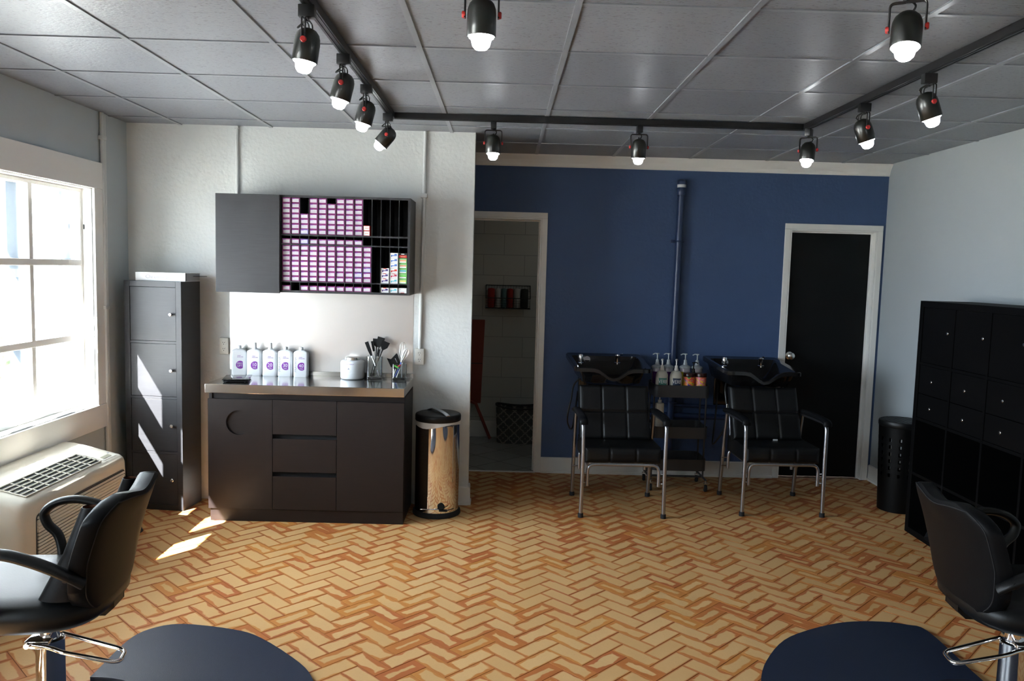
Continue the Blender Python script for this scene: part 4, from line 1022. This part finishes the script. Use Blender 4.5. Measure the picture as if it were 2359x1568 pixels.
def salon_bottle(x, y, lm, label):
    t = thing('pump_bottle', label, 'bottle', (x, y, CZ), group='tall pump bottles at the back of the cart'); r = .040
    b = MB(); b.lathe([(.036, 0), (r, .004), (r, .195), (.037, .199)], 'silver', seg=32); b.build('bottle_body', t)
    k = MB(); k.lathe([(.043, .197), (.044, .203), (.040, .212), (.022, .220), (.017, .224), (0, .224)], 'pump', seg=28); pump(k, .222, 'pump', 1, R(5)); k.build('pump_head', t)
    l = MB(); seg = 30
    lo = [Vector((1.012*r*math.cos(R(205+a*130/seg)), 1.012*r*math.sin(R(205+a*130/seg)), .010)) for a in range(seg+1)]
    l.loft([lo+[p*.0+Vector((p.x*.995, p.y*.995, p.z)) for p in lo[::-1]], [v+Vector((0, 0, .160)) for v in lo]+[Vector((p.x*.995, p.y*.995, p.z+.160)) for p in lo[::-1]]], lm, cap0=True, cap1=True); l.build('label_wrap', t)
salon_bottle(1.221, 6.190, 'deep', 'tall silver pump bottle with purple label, leftmost on the cart')
salon_bottle(1.310, 6.200, 'deep', 'tall silver pump bottle with purple label, behind the two cream bottles')
salon_bottle(1.444, 6.205, 'yellow', 'tall silver pump bottle with yellow label, behind the orange printed bottle')
salon_bottle(1.5355, 6.195, 'yellow', 'tall silver pump bottle with yellow label, rightmost in the back row')
def verb(x, y, lm, label):
    t = thing('pump_bottle', label, 'bottle', (x, y, CZ), R(-6), group='cream pump bottles at the front of the cart'); r = .047
    MB().lathe([(.044, 0), (r, .004), (r, .140), (.0455, .160), (.040, .176), (.030, .189), (.017, .196), (0, .196)], 'cream', seg=40).build('bottle_body', t, ang=60)
    k = MB(); pump(k, .194, 'pumpw', 1.0, R(80)); k.build('pump_head', t)
    l = MB(); seg = 24; a0, a1 = 236, 316
    lo = [Vector((1.008*r*math.cos(R(a0+(a1-a0)*a/seg)), 1.008*r*math.sin(R(a0+(a1-a0)*a/seg)), .084)) for a in range(seg+1)]
    l.loft([lo+[Vector((p.x*.99, p.y*.99, p.z)) for p in lo[::-1]], [v+Vector((0, 0, .056)) for v in lo]+[Vector((p.x*.99, p.y*.99, p.z+.056)) for p in lo[::-1]]], lm, cap0=True, cap1=True)
    for i, chh in enumerate('VERB'):
        a = R(-90+6) + (i-1.5)*.36
        l.text(chh, .040, (1.016*r*math.cos(a), 1.016*r*math.sin(a), .112), 'paper', mx=Matrix.Rotation(a+R(90), 4, 'Z'), sx=.75, ext=.0006)
    l.build('label_print', t, ang=30)
verb(1.232, 6.045, 'teal', 'cream pump bottle with green lettered label on the cart'); verb(1.340, 6.045, 'navylab', 'cream pump bottle with dark navy lettered label on the cart')
def art(x, y, m, label, hang):
    t = thing('styling_bottle', label, 'bottle', (x, y, CZ), group='swirl printed bottles at the front of the cart'); r = .043
    MB().lathe([(.040, 0), (r, .004), (r, .148), (.041, .152), (0, .152)], m, seg=36).build('bottle_body', t)
    k = MB(); k.lathe([(.044, .150), (.0445, .154), (.0445, .178), (.042, .181), (0, .181)], 'amber', seg=32); k.build('cap', t)
art(1.444, 6.055, 'art1', 'round jar with orange swirl print and dark cap on the cart', 0); art(1.534, 6.060, 'art2', 'round jar with pink and yellow swirl print and dark cap on the cart', 0)
def blackpump(x, y, s, label):
    t = thing('pump_bottle', label, 'bottle', (x, y, CZ), group='black pump bottles in the middle of the cart')
    MB().lathe([(.020*s, 0), (.022*s, .004), (.022*s, .15), (.012, .165), (0, .165)], 'gloss', seg=24).build('bottle_body', t)
    k = MB(); pump(k, .165, 'gloss', .95, R(200)); k.build('pump_head', t)
blackpump(1.492, 6.125, 1.0, 'slim black pump bottle between the swirl printed jars and the yellow bottles')
def lotion(x, y, z, label):
    t = thing('pump_bottle', label, 'bottle', (x, y, z)); r = .034
    MB().lathe([(.031, 0), (r, .004), (r, .250), (.031, .256), (.014, .260), (0, .260)], 'cream', seg=28).build('bottle_body', t)
    k = MB(); k.lathe([(.015, .258), (.015, .280), (.010, .283), (.0045, .285), (.0045, .300), (.008, .302), (0, .306)], 'pumpw', seg=18); k.build('pump_head', t)
lotion(1.224, 6.045, .4135, 'off white pump bottle on the middle tier of the cart')

# ------------------------------------------------------------------ black shelf unit at right
def shelf_unit():
    X0, Y1, Y0, Hh, th = 2.712, 5.148, 3.638, 1.530, .040
    t = thing('shelf_unit', 'black cube shelf unit with doors above drawers above open cells', 'shelf unit', (X0, (Y0+Y1)/2, 0))
    h = (Y1-Y0)/2; D = XR-.024-X0; m = 'blackwood'; b = MB()
    b.box(0, D, h-th, h, 0, Hh, m, bev=.0015).box(0, D, -h, -h+th, 0, Hh, m, bev=.0015).box(0, D, -h+th, h-th, Hh-th, Hh, m, bev=.0015).box(0, D, -h+th, h-th, 0, th, m, bev=.0015).box(D-.01, D, -h+th, h-th, th, Hh-th, m)
    ph = (2*h-2*th)/4; pz = (Hh-2*th)/4
    for i in range(1, 4):
        b.box(.002, D-.01, h-th-i*ph-.009, h-th-i*ph+.009, th, Hh-th, m); b.box(.003, D-.01, -h+th, h-th, th+i*pz-.009, th+i*pz+.009, m)
    b.build('shelf_frame', t, smooth=False)
    for i in range(4):
        ya, yb = h-th-i*ph-(.011 if i else .002), h-th-(i+1)*ph+(.011 if i < 3 else .002)
        z0, z1 = th+3*pz+.011, Hh-th-.002
        d = MB().box(.006, .022, yb, ya, z0, z1, m, bev=.001).build('shelf_door', t, smooth=False)
        k = MB(); knob(k, .006, yb+.030, (z0+z1)/2+.03, d=(-1, 0, 0), s=.8); k.build('knob', d)
        for z0, z1 in ((th+2*pz+.011+.158, th+3*pz-.011), (th+2*pz+.011, th+2*pz+.011+.154)):
            d = MB().box(.006, .022, yb, ya, z0, z1, m, bev=.001).build('drawer', t, smooth=False)
            k = MB(); knob(k, .006, (ya+yb)/2, (z0+z1)/2, d=(-1, 0, 0), s=.8); k.build('knob', d)
shelf_unit()
def hamper():
    t = thing('laundry_hamper', 'black plastic laundry hamper with slotted lid between door and shelf unit', 'hamper', (2.905, 5.640, 0))
    b = MB(); n = 56; rows = 12; bm = bmesh.new(); rb, rt_, hh = .134, .156, .615
    V = []
    for j in range(rows*2+1):
        z = hh*j/(rows*2); r = rb+(rt_-rb)*z/hh
        V.append([bm.verts.new((r*math.cos(2*math.pi*k/n), r*math.sin(2*math.pi*k/n), z)) for k in range(n)])
    for j in range(rows*2):
        for k in range(n):
            if 9 <= j <= 21 and j % 2 == 0 and k % 4 == 1: continue
            bm.faces.new((V[j][k], V[j][(k+1) % n], V[j+1][(k+1) % n], V[j+1][k]))
    bm.faces.new(V[0][::-1])
    bmesh.ops.solidify(bm, geom=bm.faces[:], thickness=.003)
    b.add(bm, 'blackplastic'); b.build('hamper_body', t, ang=40)
    l = MB(); l.lathe([(.155, .610), (.160, .618), (.161, .640), (.157, .652), (.150, .655), (.147, .648)], 'blackplastic', seg=56, cap=False)
    for i in range(-7, 8):
        y = i*.021; w = math.sqrt(max(.150**2-y*y, 0)); l.box(-w, w, y-.006, y+.006, .648, .653, 'blackplastic')
    for i in range(-4, 5):
        x = i*.036; w = math.sqrt(max(.150**2-x*x, 0)); l.box(x-.006, x+.006, -w, w, .647, .6525, 'blackplastic')
    l.build('lid', t, ang=40)
hamper()

# ------------------------------------------------------------------ styling chairs and floor mats
def styling_chair(loc, rz, label, side, rolls):
    # +x is the front; side = +1 / -1 mirrors the pump lever
    t = thing('styling_chair', label, 'chair', loc, rz, group='black hydraulic styling chairs')
    MB().lathe([(.300, 0), (.302, .004), (.296, .012), (.200, .030), (.100, .046), (.062, .056), (.055, .062), (0, .062)], 'chrome', seg=72).build('base_disc', t, ang=60)
    MB().lathe([(.050, .056), (.050, .075), (.0465, .078), (.0465, .330), (.044, .332), (.032, .333), (.032, .455), (0, .455)], 'chrome', seg=40).build('column', t, ang=40)
    lv = MB(); z = .318; s = side
    lv.tube(fillet([(.050, -s*.075, z+.012), (-.045, -s*.055, z-.006), (-.250, -s*.010, z-.045), (-.265, s*.10, z-.038), (-.075, s*.095, z+.004), (-.030, s*.075, z+.012), (.03, s*.06, z+.015)], .035), .0075, 'chrome', seg=12)
    lv.cyl((.048, -s*.100, z+.012), (.048, s*.07, z+.014), .009, 'chrome'); lv.box(-.02, .062, -.058, .058, z-.004, z+.026, 'chrome', bev=.006); lv.tube([(.055, -s*.085, z+.03), (.06, -s*.09, z-.03)], .006, 'chrome', seg=8)
    lv.build('pump_lever', t)
    # seat: rounded cushion, deeper at the front
    st = MB(); n = 56
    def sl(sx, sy, z, p=3.2, ox=.050):
        return [Vector((ox+sx*math.copysign(abs(math.cos(a))**(2/p), math.cos(a)), sy*math.copysign(abs(math.sin(a))**(2/p), math.sin(a)), z+.012*max(0, math.cos(a))*min(1, sx/.28)**2)) for a in [2*math.pi*k/n for k in range(n)]]
    st.loft([sl(.20, .20, .446), sl(.262, .240, .452), sl(.285, .262, .474), sl(.288, .266, .505), sl(.280, .258, .530), sl(.255, .235, .545), sl(.18, .17, .552), sl(.10, .09, .5535), sl(.02, .02, .554)], 'leather2'); st.build('seat', t, ang=70)
    MB().box(-.10, .16, -.10, .10, .434, .456, 'blackplastic', bev=.006).build('seat_plate', t)
    # backrest: curved shell, wide shoulders, narrow rounded foot, dipped top edge
    XB = -.205
    def half(z):   # half width at height z (0..1)
        w = .205+.062*min(1, z/.5)**.8
        if z < .26: w *= math.sqrt(max(0, 1-((.26-z)/.27)**2))*.62+.38
        if z > .80: w *= math.sqrt(max(.02, 1-((z-.80)/.24)**2))
        return w
    bk = MB(); nz, ny = 26, 28; bm = bmesh.new(); zb, zt = .480, .890
    def pt(u, v, off):
        z = v; w = half(z); y = w*u
        wrap = .16*(y/.28)**2*.28 + .0   # sides come forward
        lean = -.105*z**1.1
        top = -.026*math.exp(-(y/.10)**2)*max(0, (z-.75)/.25)
        e = 1-max(abs(u), abs(2*z-1))**6
        return Vector((XB+wrap+lean+.03*math.sin(z*math.pi)*.4 + off*(.5+.5*max(0, e)**.5), y, zb+(zt-zb)*z+top))
    Fv = [[bm.verts.new(pt(-1+2*i/ny, j/nz, .046)) for i in range(ny+1)] for j in range(nz+1)]
    Bv = [[bm.verts.new(pt(-1+2*i/ny, j/nz, -.034)) for i in range(ny+1)] for j in range(nz+1)]
    for j in range(nz):
        for i in range(ny):
            bm.faces.new((Fv[j][i], Fv[j][i+1], Fv[j+1][i+1], Fv[j+1][i])); bm.faces.new((Bv[j][i], Bv[j+1][i], Bv[j+1][i+1], Bv[j][i+1]))
    for i in range(ny): bm.faces.new((Fv[0][i], Bv[0][i], Bv[0][i+1], Fv[0][i+1])); bm.faces.new((Fv[nz][i], Fv[nz][i+1], Bv[nz][i+1], Bv[nz][i]))
    for j in range(nz): bm.faces.new((Fv[j][0], Fv[j+1][0], Bv[j+1][0], Bv[j][0])); bm.faces.new((Fv[j][ny], Bv[j][ny], Bv[j+1][ny], Fv[j+1][ny]))
    bmesh.ops.recalc_face_normals(bm, faces=bm.faces[:]); bk.add(bm, 'leather'); bo = bk.build('backrest', t, ang=60)
    pp = MB(); ring = [pt(-.955+1.91*k/24, .985, -.026) for k in range(25)]
    edge = [pt(-.95, j/24, -.033) for j in range(2, 24)]+[pt(-.95+1.9*k/24, .955, -.036) for k in range(25)]+[pt(.95, j/24, -.033) for j in range(23, 1, -1)]
    pp.tube(edge, .0022, 'rubber', seg=6); pp.build('piping', bo)
    br = MB()
    for y in (-.045, .045):
        br.prism([(-.05, y, .428), (-.205, y, .428), (-.235, y, .456), (-.235, y, .54), (-.208, y, .54), (-.208, y, .474), (-.18, y, .448), (-.05, y, .446)], (0, .006, 0), 'blackplastic')
    br.box(-.234, -.222, -.045, .051, .455, .54, 'blackplastic').box(-.205, -.05, -.045, .051, .428, .434, 'blackplastic'); br.build('back_bracket', t, smooth=False)
    for s_ in (-1, 1):
        a = MB(); y = s_*.285
        a.tube([(-.215, s_*.255, .625), (-.185, y-s_*.01, .655), (-.10, y+s_*.008, .705), (0, y+s_*.012, .738), (.085, y+s_*.010, .732), (.135, y+s_*.006, .695), (.125, y, .650), (.090, y, .610), (.070, y-s_*.012, .565), (.06, y-s_*.03, .52)], .0155, 'blackplastic', seg=14, smooth=6, flat=1.6, upv=(0, s_, 0)); ao = a.build('armrest', t, ang=60)
        c = MB(); c.lathe([(.012, 0), (.012, .004), (0, .006)], 'blackplastic', mx=Matrix.Translation((-.180, s_*.292, .655)) @ Matrix.Rotation(R(-90*s_), 4, 'X'), seg=16); c.build('bolt_cap', ao)
    if rolls:
        for s_ in (-1, 1):
            r_ = MB(); n = 24
            def ring(f, rx, ry, ox=0): return [Vector((-.165+.05*f*-1+ox+rx*math.cos(2*math.pi*k/n), s_*(.195-.015*f)+ry*math.sin(2*math.pi*k/n), .555+.300*f)) for k in range(n)]
            r_.loft([ring(0, .075, .040, .035), ring(.05, .072, .040, .033), ring(.5, .046, .033, .012), ring(1, .026, .027, 0), ring(1.002, .024, .025, 0), ring(.86, .024, .025, .003)], 'leather', cap0=True, cap1=False)
            r_.lathe([(0.0001, .0), (.0245, .0)], 'suede', c=(-.209, s_*.182, .815), seg=20, cap=False)
            inner = [ring(.995, .0235, .0245, 0), ring(.87, .0235, .0245, .003)]
            r_.loft(inner, 'suede', cap0=False, cap1=True); r_.build('leather_roll', t, ang=50)
    return t
styling_chair((-1.562, 2.712, 0), R(180+6), 'black styling chair beside the window with chrome base', 1, True)
styling_chair((1.935, 2.835, 0), R(-4), 'black styling chair at right in front of the shelf unit', -1, False)
def floor_mat(pts, cy, chair, label):
    P = [Vector((x, y, 0)) for x, y in pts]; low = [Vector((p.x, 2*cy-p.y, 0)) for p in P[::-1]]
    L = spline(P+low, 4)
    # round bite taken out for the chair base
    cx = chair[0]; r = .318; sx = 1 if pts[0][0] > cx else -1
    yb, ye = low[-1].y, P[0].y
    bite = []
    xe = P[-1].x if False else L[-1].x
    dx = xe-cx; a0 = math.acos(max(-1, min(1, dx*sx/r)))
    for k in range(25):
        a = -a0+2*a0*k/24; bite.append(Vector((cx+sx*r*math.cos(a), chair[1]+r*math.sin(a), 0)))
    return L, bite
def make_mat(name, pts, cy, chair, label):
    # pts run from the apex of the arc (far from the chair) to the flat edge beside the base
    P = [Vector((x, y, 0)) for x, y in pts]; up_ = spline(P, 4)
    upper = up_; lower = [Vector((p.x, 2*cy-p.y, 0)) for p in upper]
    cx, cyy = chair; r = .318; sx = 1 if pts[0][0] > cx else -1
    xe = upper[-1].x; a0 = math.acos(max(-1, min(1, (xe-cx)*sx/r)))
    bite = [Vector((cx+sx*r*math.cos(a0-2*a0*k/24), cyy+r*math.sin(a0-2*a0*k/24), 0)) for k in range(25)]
    loop = upper+bite+lower[::-1]
    out = [loop[0]]
    for p in loop[1:]:
        if (p-out[-1]).length > .004: out.append(p)
    if (out[0]-out[-1]).length < .004: out.pop()
    t = bmesh.new(); f = t.faces.new([t.verts.new(p) for p in out])
    if f.normal.z < 0 or True:
        t.normal_update()
        if f.normal.z < 0: bmesh.ops.reverse_faces(t, faces=[f])
    e = bmesh.ops.inset_region(t, faces=[f], thickness=.045, depth=0, use_even_offset=True)
    tops = {v for v in f.verts}
    for v in t.verts: v.co.z = .0165 if v in tops else .004
    ed = [x for x in t.edges if x.is_boundary]
    q = bmesh.ops.extrude_edge_only(t, edges=ed)
    for v in q['geom']:
        if isinstance(v, bmesh.types.BMVert): v.co.z = .0006
    b = MB(); b.add(t, 'mat'); o = b.build('floor_mat', ang=40)
    tag(o, label, 'mat', 'salon floor mats')
make_mat('l', [(-.668, 2.712), (-.680, 2.92), (-.717, 3.041), (-.805, 3.177), (-1.027, 3.389), (-1.179, 3.467), (-1.425, 3.510), (-1.545, 3.452), (-1.590, 3.336), (-1.592, 3.10)], 2.712, (-1.562, 2.712), 'blue black anti-fatigue mat behind the chair by the window')
make_mat('r', [(1.062, 2.835), (1.070, 2.98), (1.095, 3.112), (1.173, 3.279), (1.317, 3.474), (1.493, 3.596), (1.691, 3.679), (1.864, 3.692), (1.975, 3.664), (2.042, 3.600), (2.030, 3.22)], 2.835, (1.935, 2.835), 'blue black anti-fatigue mat behind the chair at right')

# ------------------------------------------------------------------ track lights
ZT = ZC-.003
TX0, TX1, TY0, TY1 = -.690, 1.786, 2.440, 4.850
def track():
    t = thing('light_track', 'black lighting track forming a rectangle under the ceiling', 'light track', (0, 0, ZT))
    h, w = .034, .018
    def rail(x0, x1, y0, y1):
        b = MB(); b.box(x0, x1, y0, y1, -h, 0, 'railblack', bev=.002)
        if x1-x0 > y1-y0:
            for s in (-1, 1): b.box(x0, x1, (y0+y1)/2+s*.008-.0035, (y0+y1)/2+s*.008+.0035, -h-.003, -h+.001, 'railblack')
        else:
            for s in (-1, 1): b.box((x0+x1)/2+s*.008-.0035, (x0+x1)/2+s*.008+.0035, y0, y1, -h-.003, -h+.001, 'railblack')
        b.build('rail', t, smooth=False)
    rail(TX0-w, TX0+w, TY0-w, TY1+w); rail(TX1-w, TX1+w, TY0-w, TY1+w); rail(TX0+w, TX1-w, TY1-w, TY1+w); rail(TX0+w, TX1-w, TY0-w, TY0+w)
track()
def spot(x, y, axis, tilt, label, turn=0):
    # axis 'x': yoke spans x, can tips about x; axis 'y': yoke spans y, can tips about y
    t = thing('track_spotlight', label, 'spotlight', (x, y, ZT-.0365), R(turn) if axis == 'x' else R(90+turn), group='black track spotlights')
    MB().box(-.017, .017, -.028, .028, -.042, 0, 'railblack', bev=.003).build('track_adapter', t)
    y_ = MB(); hw = .050; zp = -.125
    for o in (-.006, .006): y_.tube(fillet([(-hw, o, zp-.01), (-hw, o, -.050), (hw, o, -.050), (hw, o, zp-.01)], .014), .0028, 'railblack', seg=8)
    y_.tube([(0, 0, -.040), (0, 0, -.054)], .007, 'railblack', seg=8); y_.build('yoke', t)
    mx = Matrix.Translation((0, 0, zp)) @ Matrix.Rotation(tilt, 4, 'X')
    c = MB(); r = .0435
    c.lathe([(0, .050), (.012, .049), (.026, .043), (.037, .031), (.042, .016), (r, 0), (r, -.062), (r-.002, -.064), (r-.0045, -.062), (r-.0045, -.02), (.010, -.012), (0, -.012)], 'lampblack', mx=mx, seg=40, cap=False); c.build('lamp_housing', t, ang=50)
    for s in (-1, 1):
        k = MB(); k.lathe([(.0105, 0), (.0105, .007), (.008, .010), (0, .010)], 'red', mx=Matrix.Translation((s*(hw-.001), 0, zp)) @ Matrix.Rotation(R(90*s), 4, 'Y'), seg=18); k.build('pivot_knob', t)
    u = MB(); u.lathe([(.012, -.020), (.022, -.035), (.037, -.058), (.0375, -.066), (.031, -.070), (.029, -.078), (.026, -.090), (.018, -.099), (0, -.103)], 'bulb', mx=mx, seg=32); u.build('bulb', t, ang=60)
    d = MB(); p1 = mx @ Vector((0, .012, .046)); d.tube([(.0, .0, -.042), (.018, .022, -.056), (.008, .034, -.072), p1+Vector((0, .01, .012)), p1], .0032, 'wire', seg=7, smooth=5); d.build('cord', t)
LS = [(TX0, 2.800, 'y', 8, 0, 'track spotlight nearest the viewer on the left rail'), (TX0, 3.420, 'y', 14, 0, 'track spotlight second from the viewer on the left rail'), (TX0, 3.970, 'y', 15, 0, 'track spotlight third from the viewer on the left rail'), (TX0, 4.690, 'y', 40, 0, 'strongly tilted track spotlight at the far left corner of the track'),
      (-.083, TY1, 'x', -4, 0, 'track spotlight above the left end of the navy wall'), (.790, TY1, 'x', 5, 0, 'track spotlight in front of the navy pipe'), (TX1, 4.790, 'x', -13, -38, 'track spotlight at the far right corner of the track'),
      (TX1, 4.060, 'y', -20, 0, 'track spotlight second from the viewer on the right rail'), (TX1, 3.450, 'y', -20, 0, 'track spotlight nearest the viewer on the right rail'), (-.085, TY0, 'x', 0, 0, 'track spotlight cut by the top of the photo, left of centre'), (1.185, TY0, 'x', -14, -30, 'track spotlight near the top of the photo, right of centre')]
for x, y, ax, tl, tn, lab in LS: spot(x, y, ax, R(tl), lab, tn)

# ------------------------------------------------------------------ restroom things seen through the doorway
def towel_rack():
    x0, x1, z0, z1, d = -.168, .262, 1.285, 1.505, .13; cx = (x0+x1)/2
    t = thing('wire_basket', 'black wire wall basket holding rolled towels in the restroom', 'basket', (cx, RY1-.002, z0)); w = (x1-x0)/2; h = z1-z0
    b = MB(); r = .004
    for y in (-.004, -d):
        hh = h if y > -.1 else h*.45
        b.tube([(-w, y, 0), (w, y, 0), (w, y, hh), (-w, y, hh)], r, 'wire', seg=6, closed=True)
    for s in (-1, 1): b.tube([(s*w, -.004, h), (s*w, -d, h*.45)], r, 'wire', seg=6); b.tube([(s*w, -.004, 0), (s*w, -d, 0)], r, 'wire', seg=6)
    b.build('basket_frame', t)
    g = MB()
    for i in range(1, 16):
        x = -w+2*w*i/16; g.tube([(x, -.004, h), (x, -.004, 0), (x, -d, 0), (x, -d, h*.45)], .0012, 'wire', seg=4)
    for k in range(1, 4): g.tube([(-w, -d, h*.45*k/4), (w, -d, h*.45*k/4)], .0012, 'wire', seg=4); g.tube([(-w, -.004, h*k/4), (w, -.004, h*k/4)], .0012, 'wire', seg=4)
    g.build('wire_mesh', t)
    fr = [(.04, .20, 'towelr', 'red rolled towel at the left end of the wire basket'), (.21, .335, 'towelw', 'pale rolled towel beside the left red towel in the basket'), (.345, .465, 'towelt', 'teal rolled towel in the wire basket'), (.475, .615, 'towelr', 'red rolled towel in the middle of the wire basket'), (.625, .775, 'towelw', 'pale rolled towel right of the middle red towel'), (.785, .955, 'toweld', 'dark rolled towel at the right end of the wire basket')]
    for a, c, m, lab in fr:
        rr = (c-a)*2*w/2; q = MB(); hh = .185
        q.lathe([(rr*.8, 0), (rr, .006), (rr, hh-.008), (rr*.85, hh), (rr*.6, hh-.004), (rr*.35, hh+.003), (0, hh)], m, seg=24)
        tag(q.build('rolled_towel', loc=(cx-w+2*w*(a+c)/2, RY1-.062, z0+.0045)), lab, 'towel', 'rolled towels in the wire basket')
towel_rack()
def bin2():
    t = thing('fabric_bin', 'grey fabric bin with pale lattice pattern on the restroom floor', 'bin', (.190, 7.60, .002)); n = 48
    def L(s, z): 
        out = []
        for k in range(n):
            a = 2*math.pi*k/n; x = .232*s*math.copysign(abs(math.cos(a))**.6, math.cos(a)); y = .115*s*math.copysign(abs(math.sin(a))**.6, math.sin(a))
            out.append(Vector((x, y, z-(.030*(1-(x/.232)**2) if z > .3 else 0))))
        return out
    MB().loft([L(.94, 0), L(1, .36), L(.985, .36), L(.93, .02)], 'trellis', ang if False else True, True).build('bin_body', t, ang=50)
    e = MB(); e.tube([p+Vector((0, 0, .005)) for p in L(.993, .36)], .010, 'dark', seg=6, closed=True); e.build('rim_band', t)
bin2()
def board():
    t = thing('folding_board', 'tall brick red board on a slanted leg against the restroom wall', 'board', (-.30, 7.70, .002))
    b = MB(); b.prism([(-.16, .03, .345), (.105, .03, .345), (.130, .03, 1.165), (-.16, .03, 1.165)], (0, .022, 0), 'orange', bev=.006); b.build('board_panel', t, smooth=False)
    l = MB(); l.tube([(-.02, .02, .37), (.060, -.01, .345), (.205, -.05, .012)], .016, 'orange', seg=8); l.build('leg', t)
    MB().box(-.16, .112, .024, .031, .735, .741, 'dark').build('seam', t, smooth=False)
board()
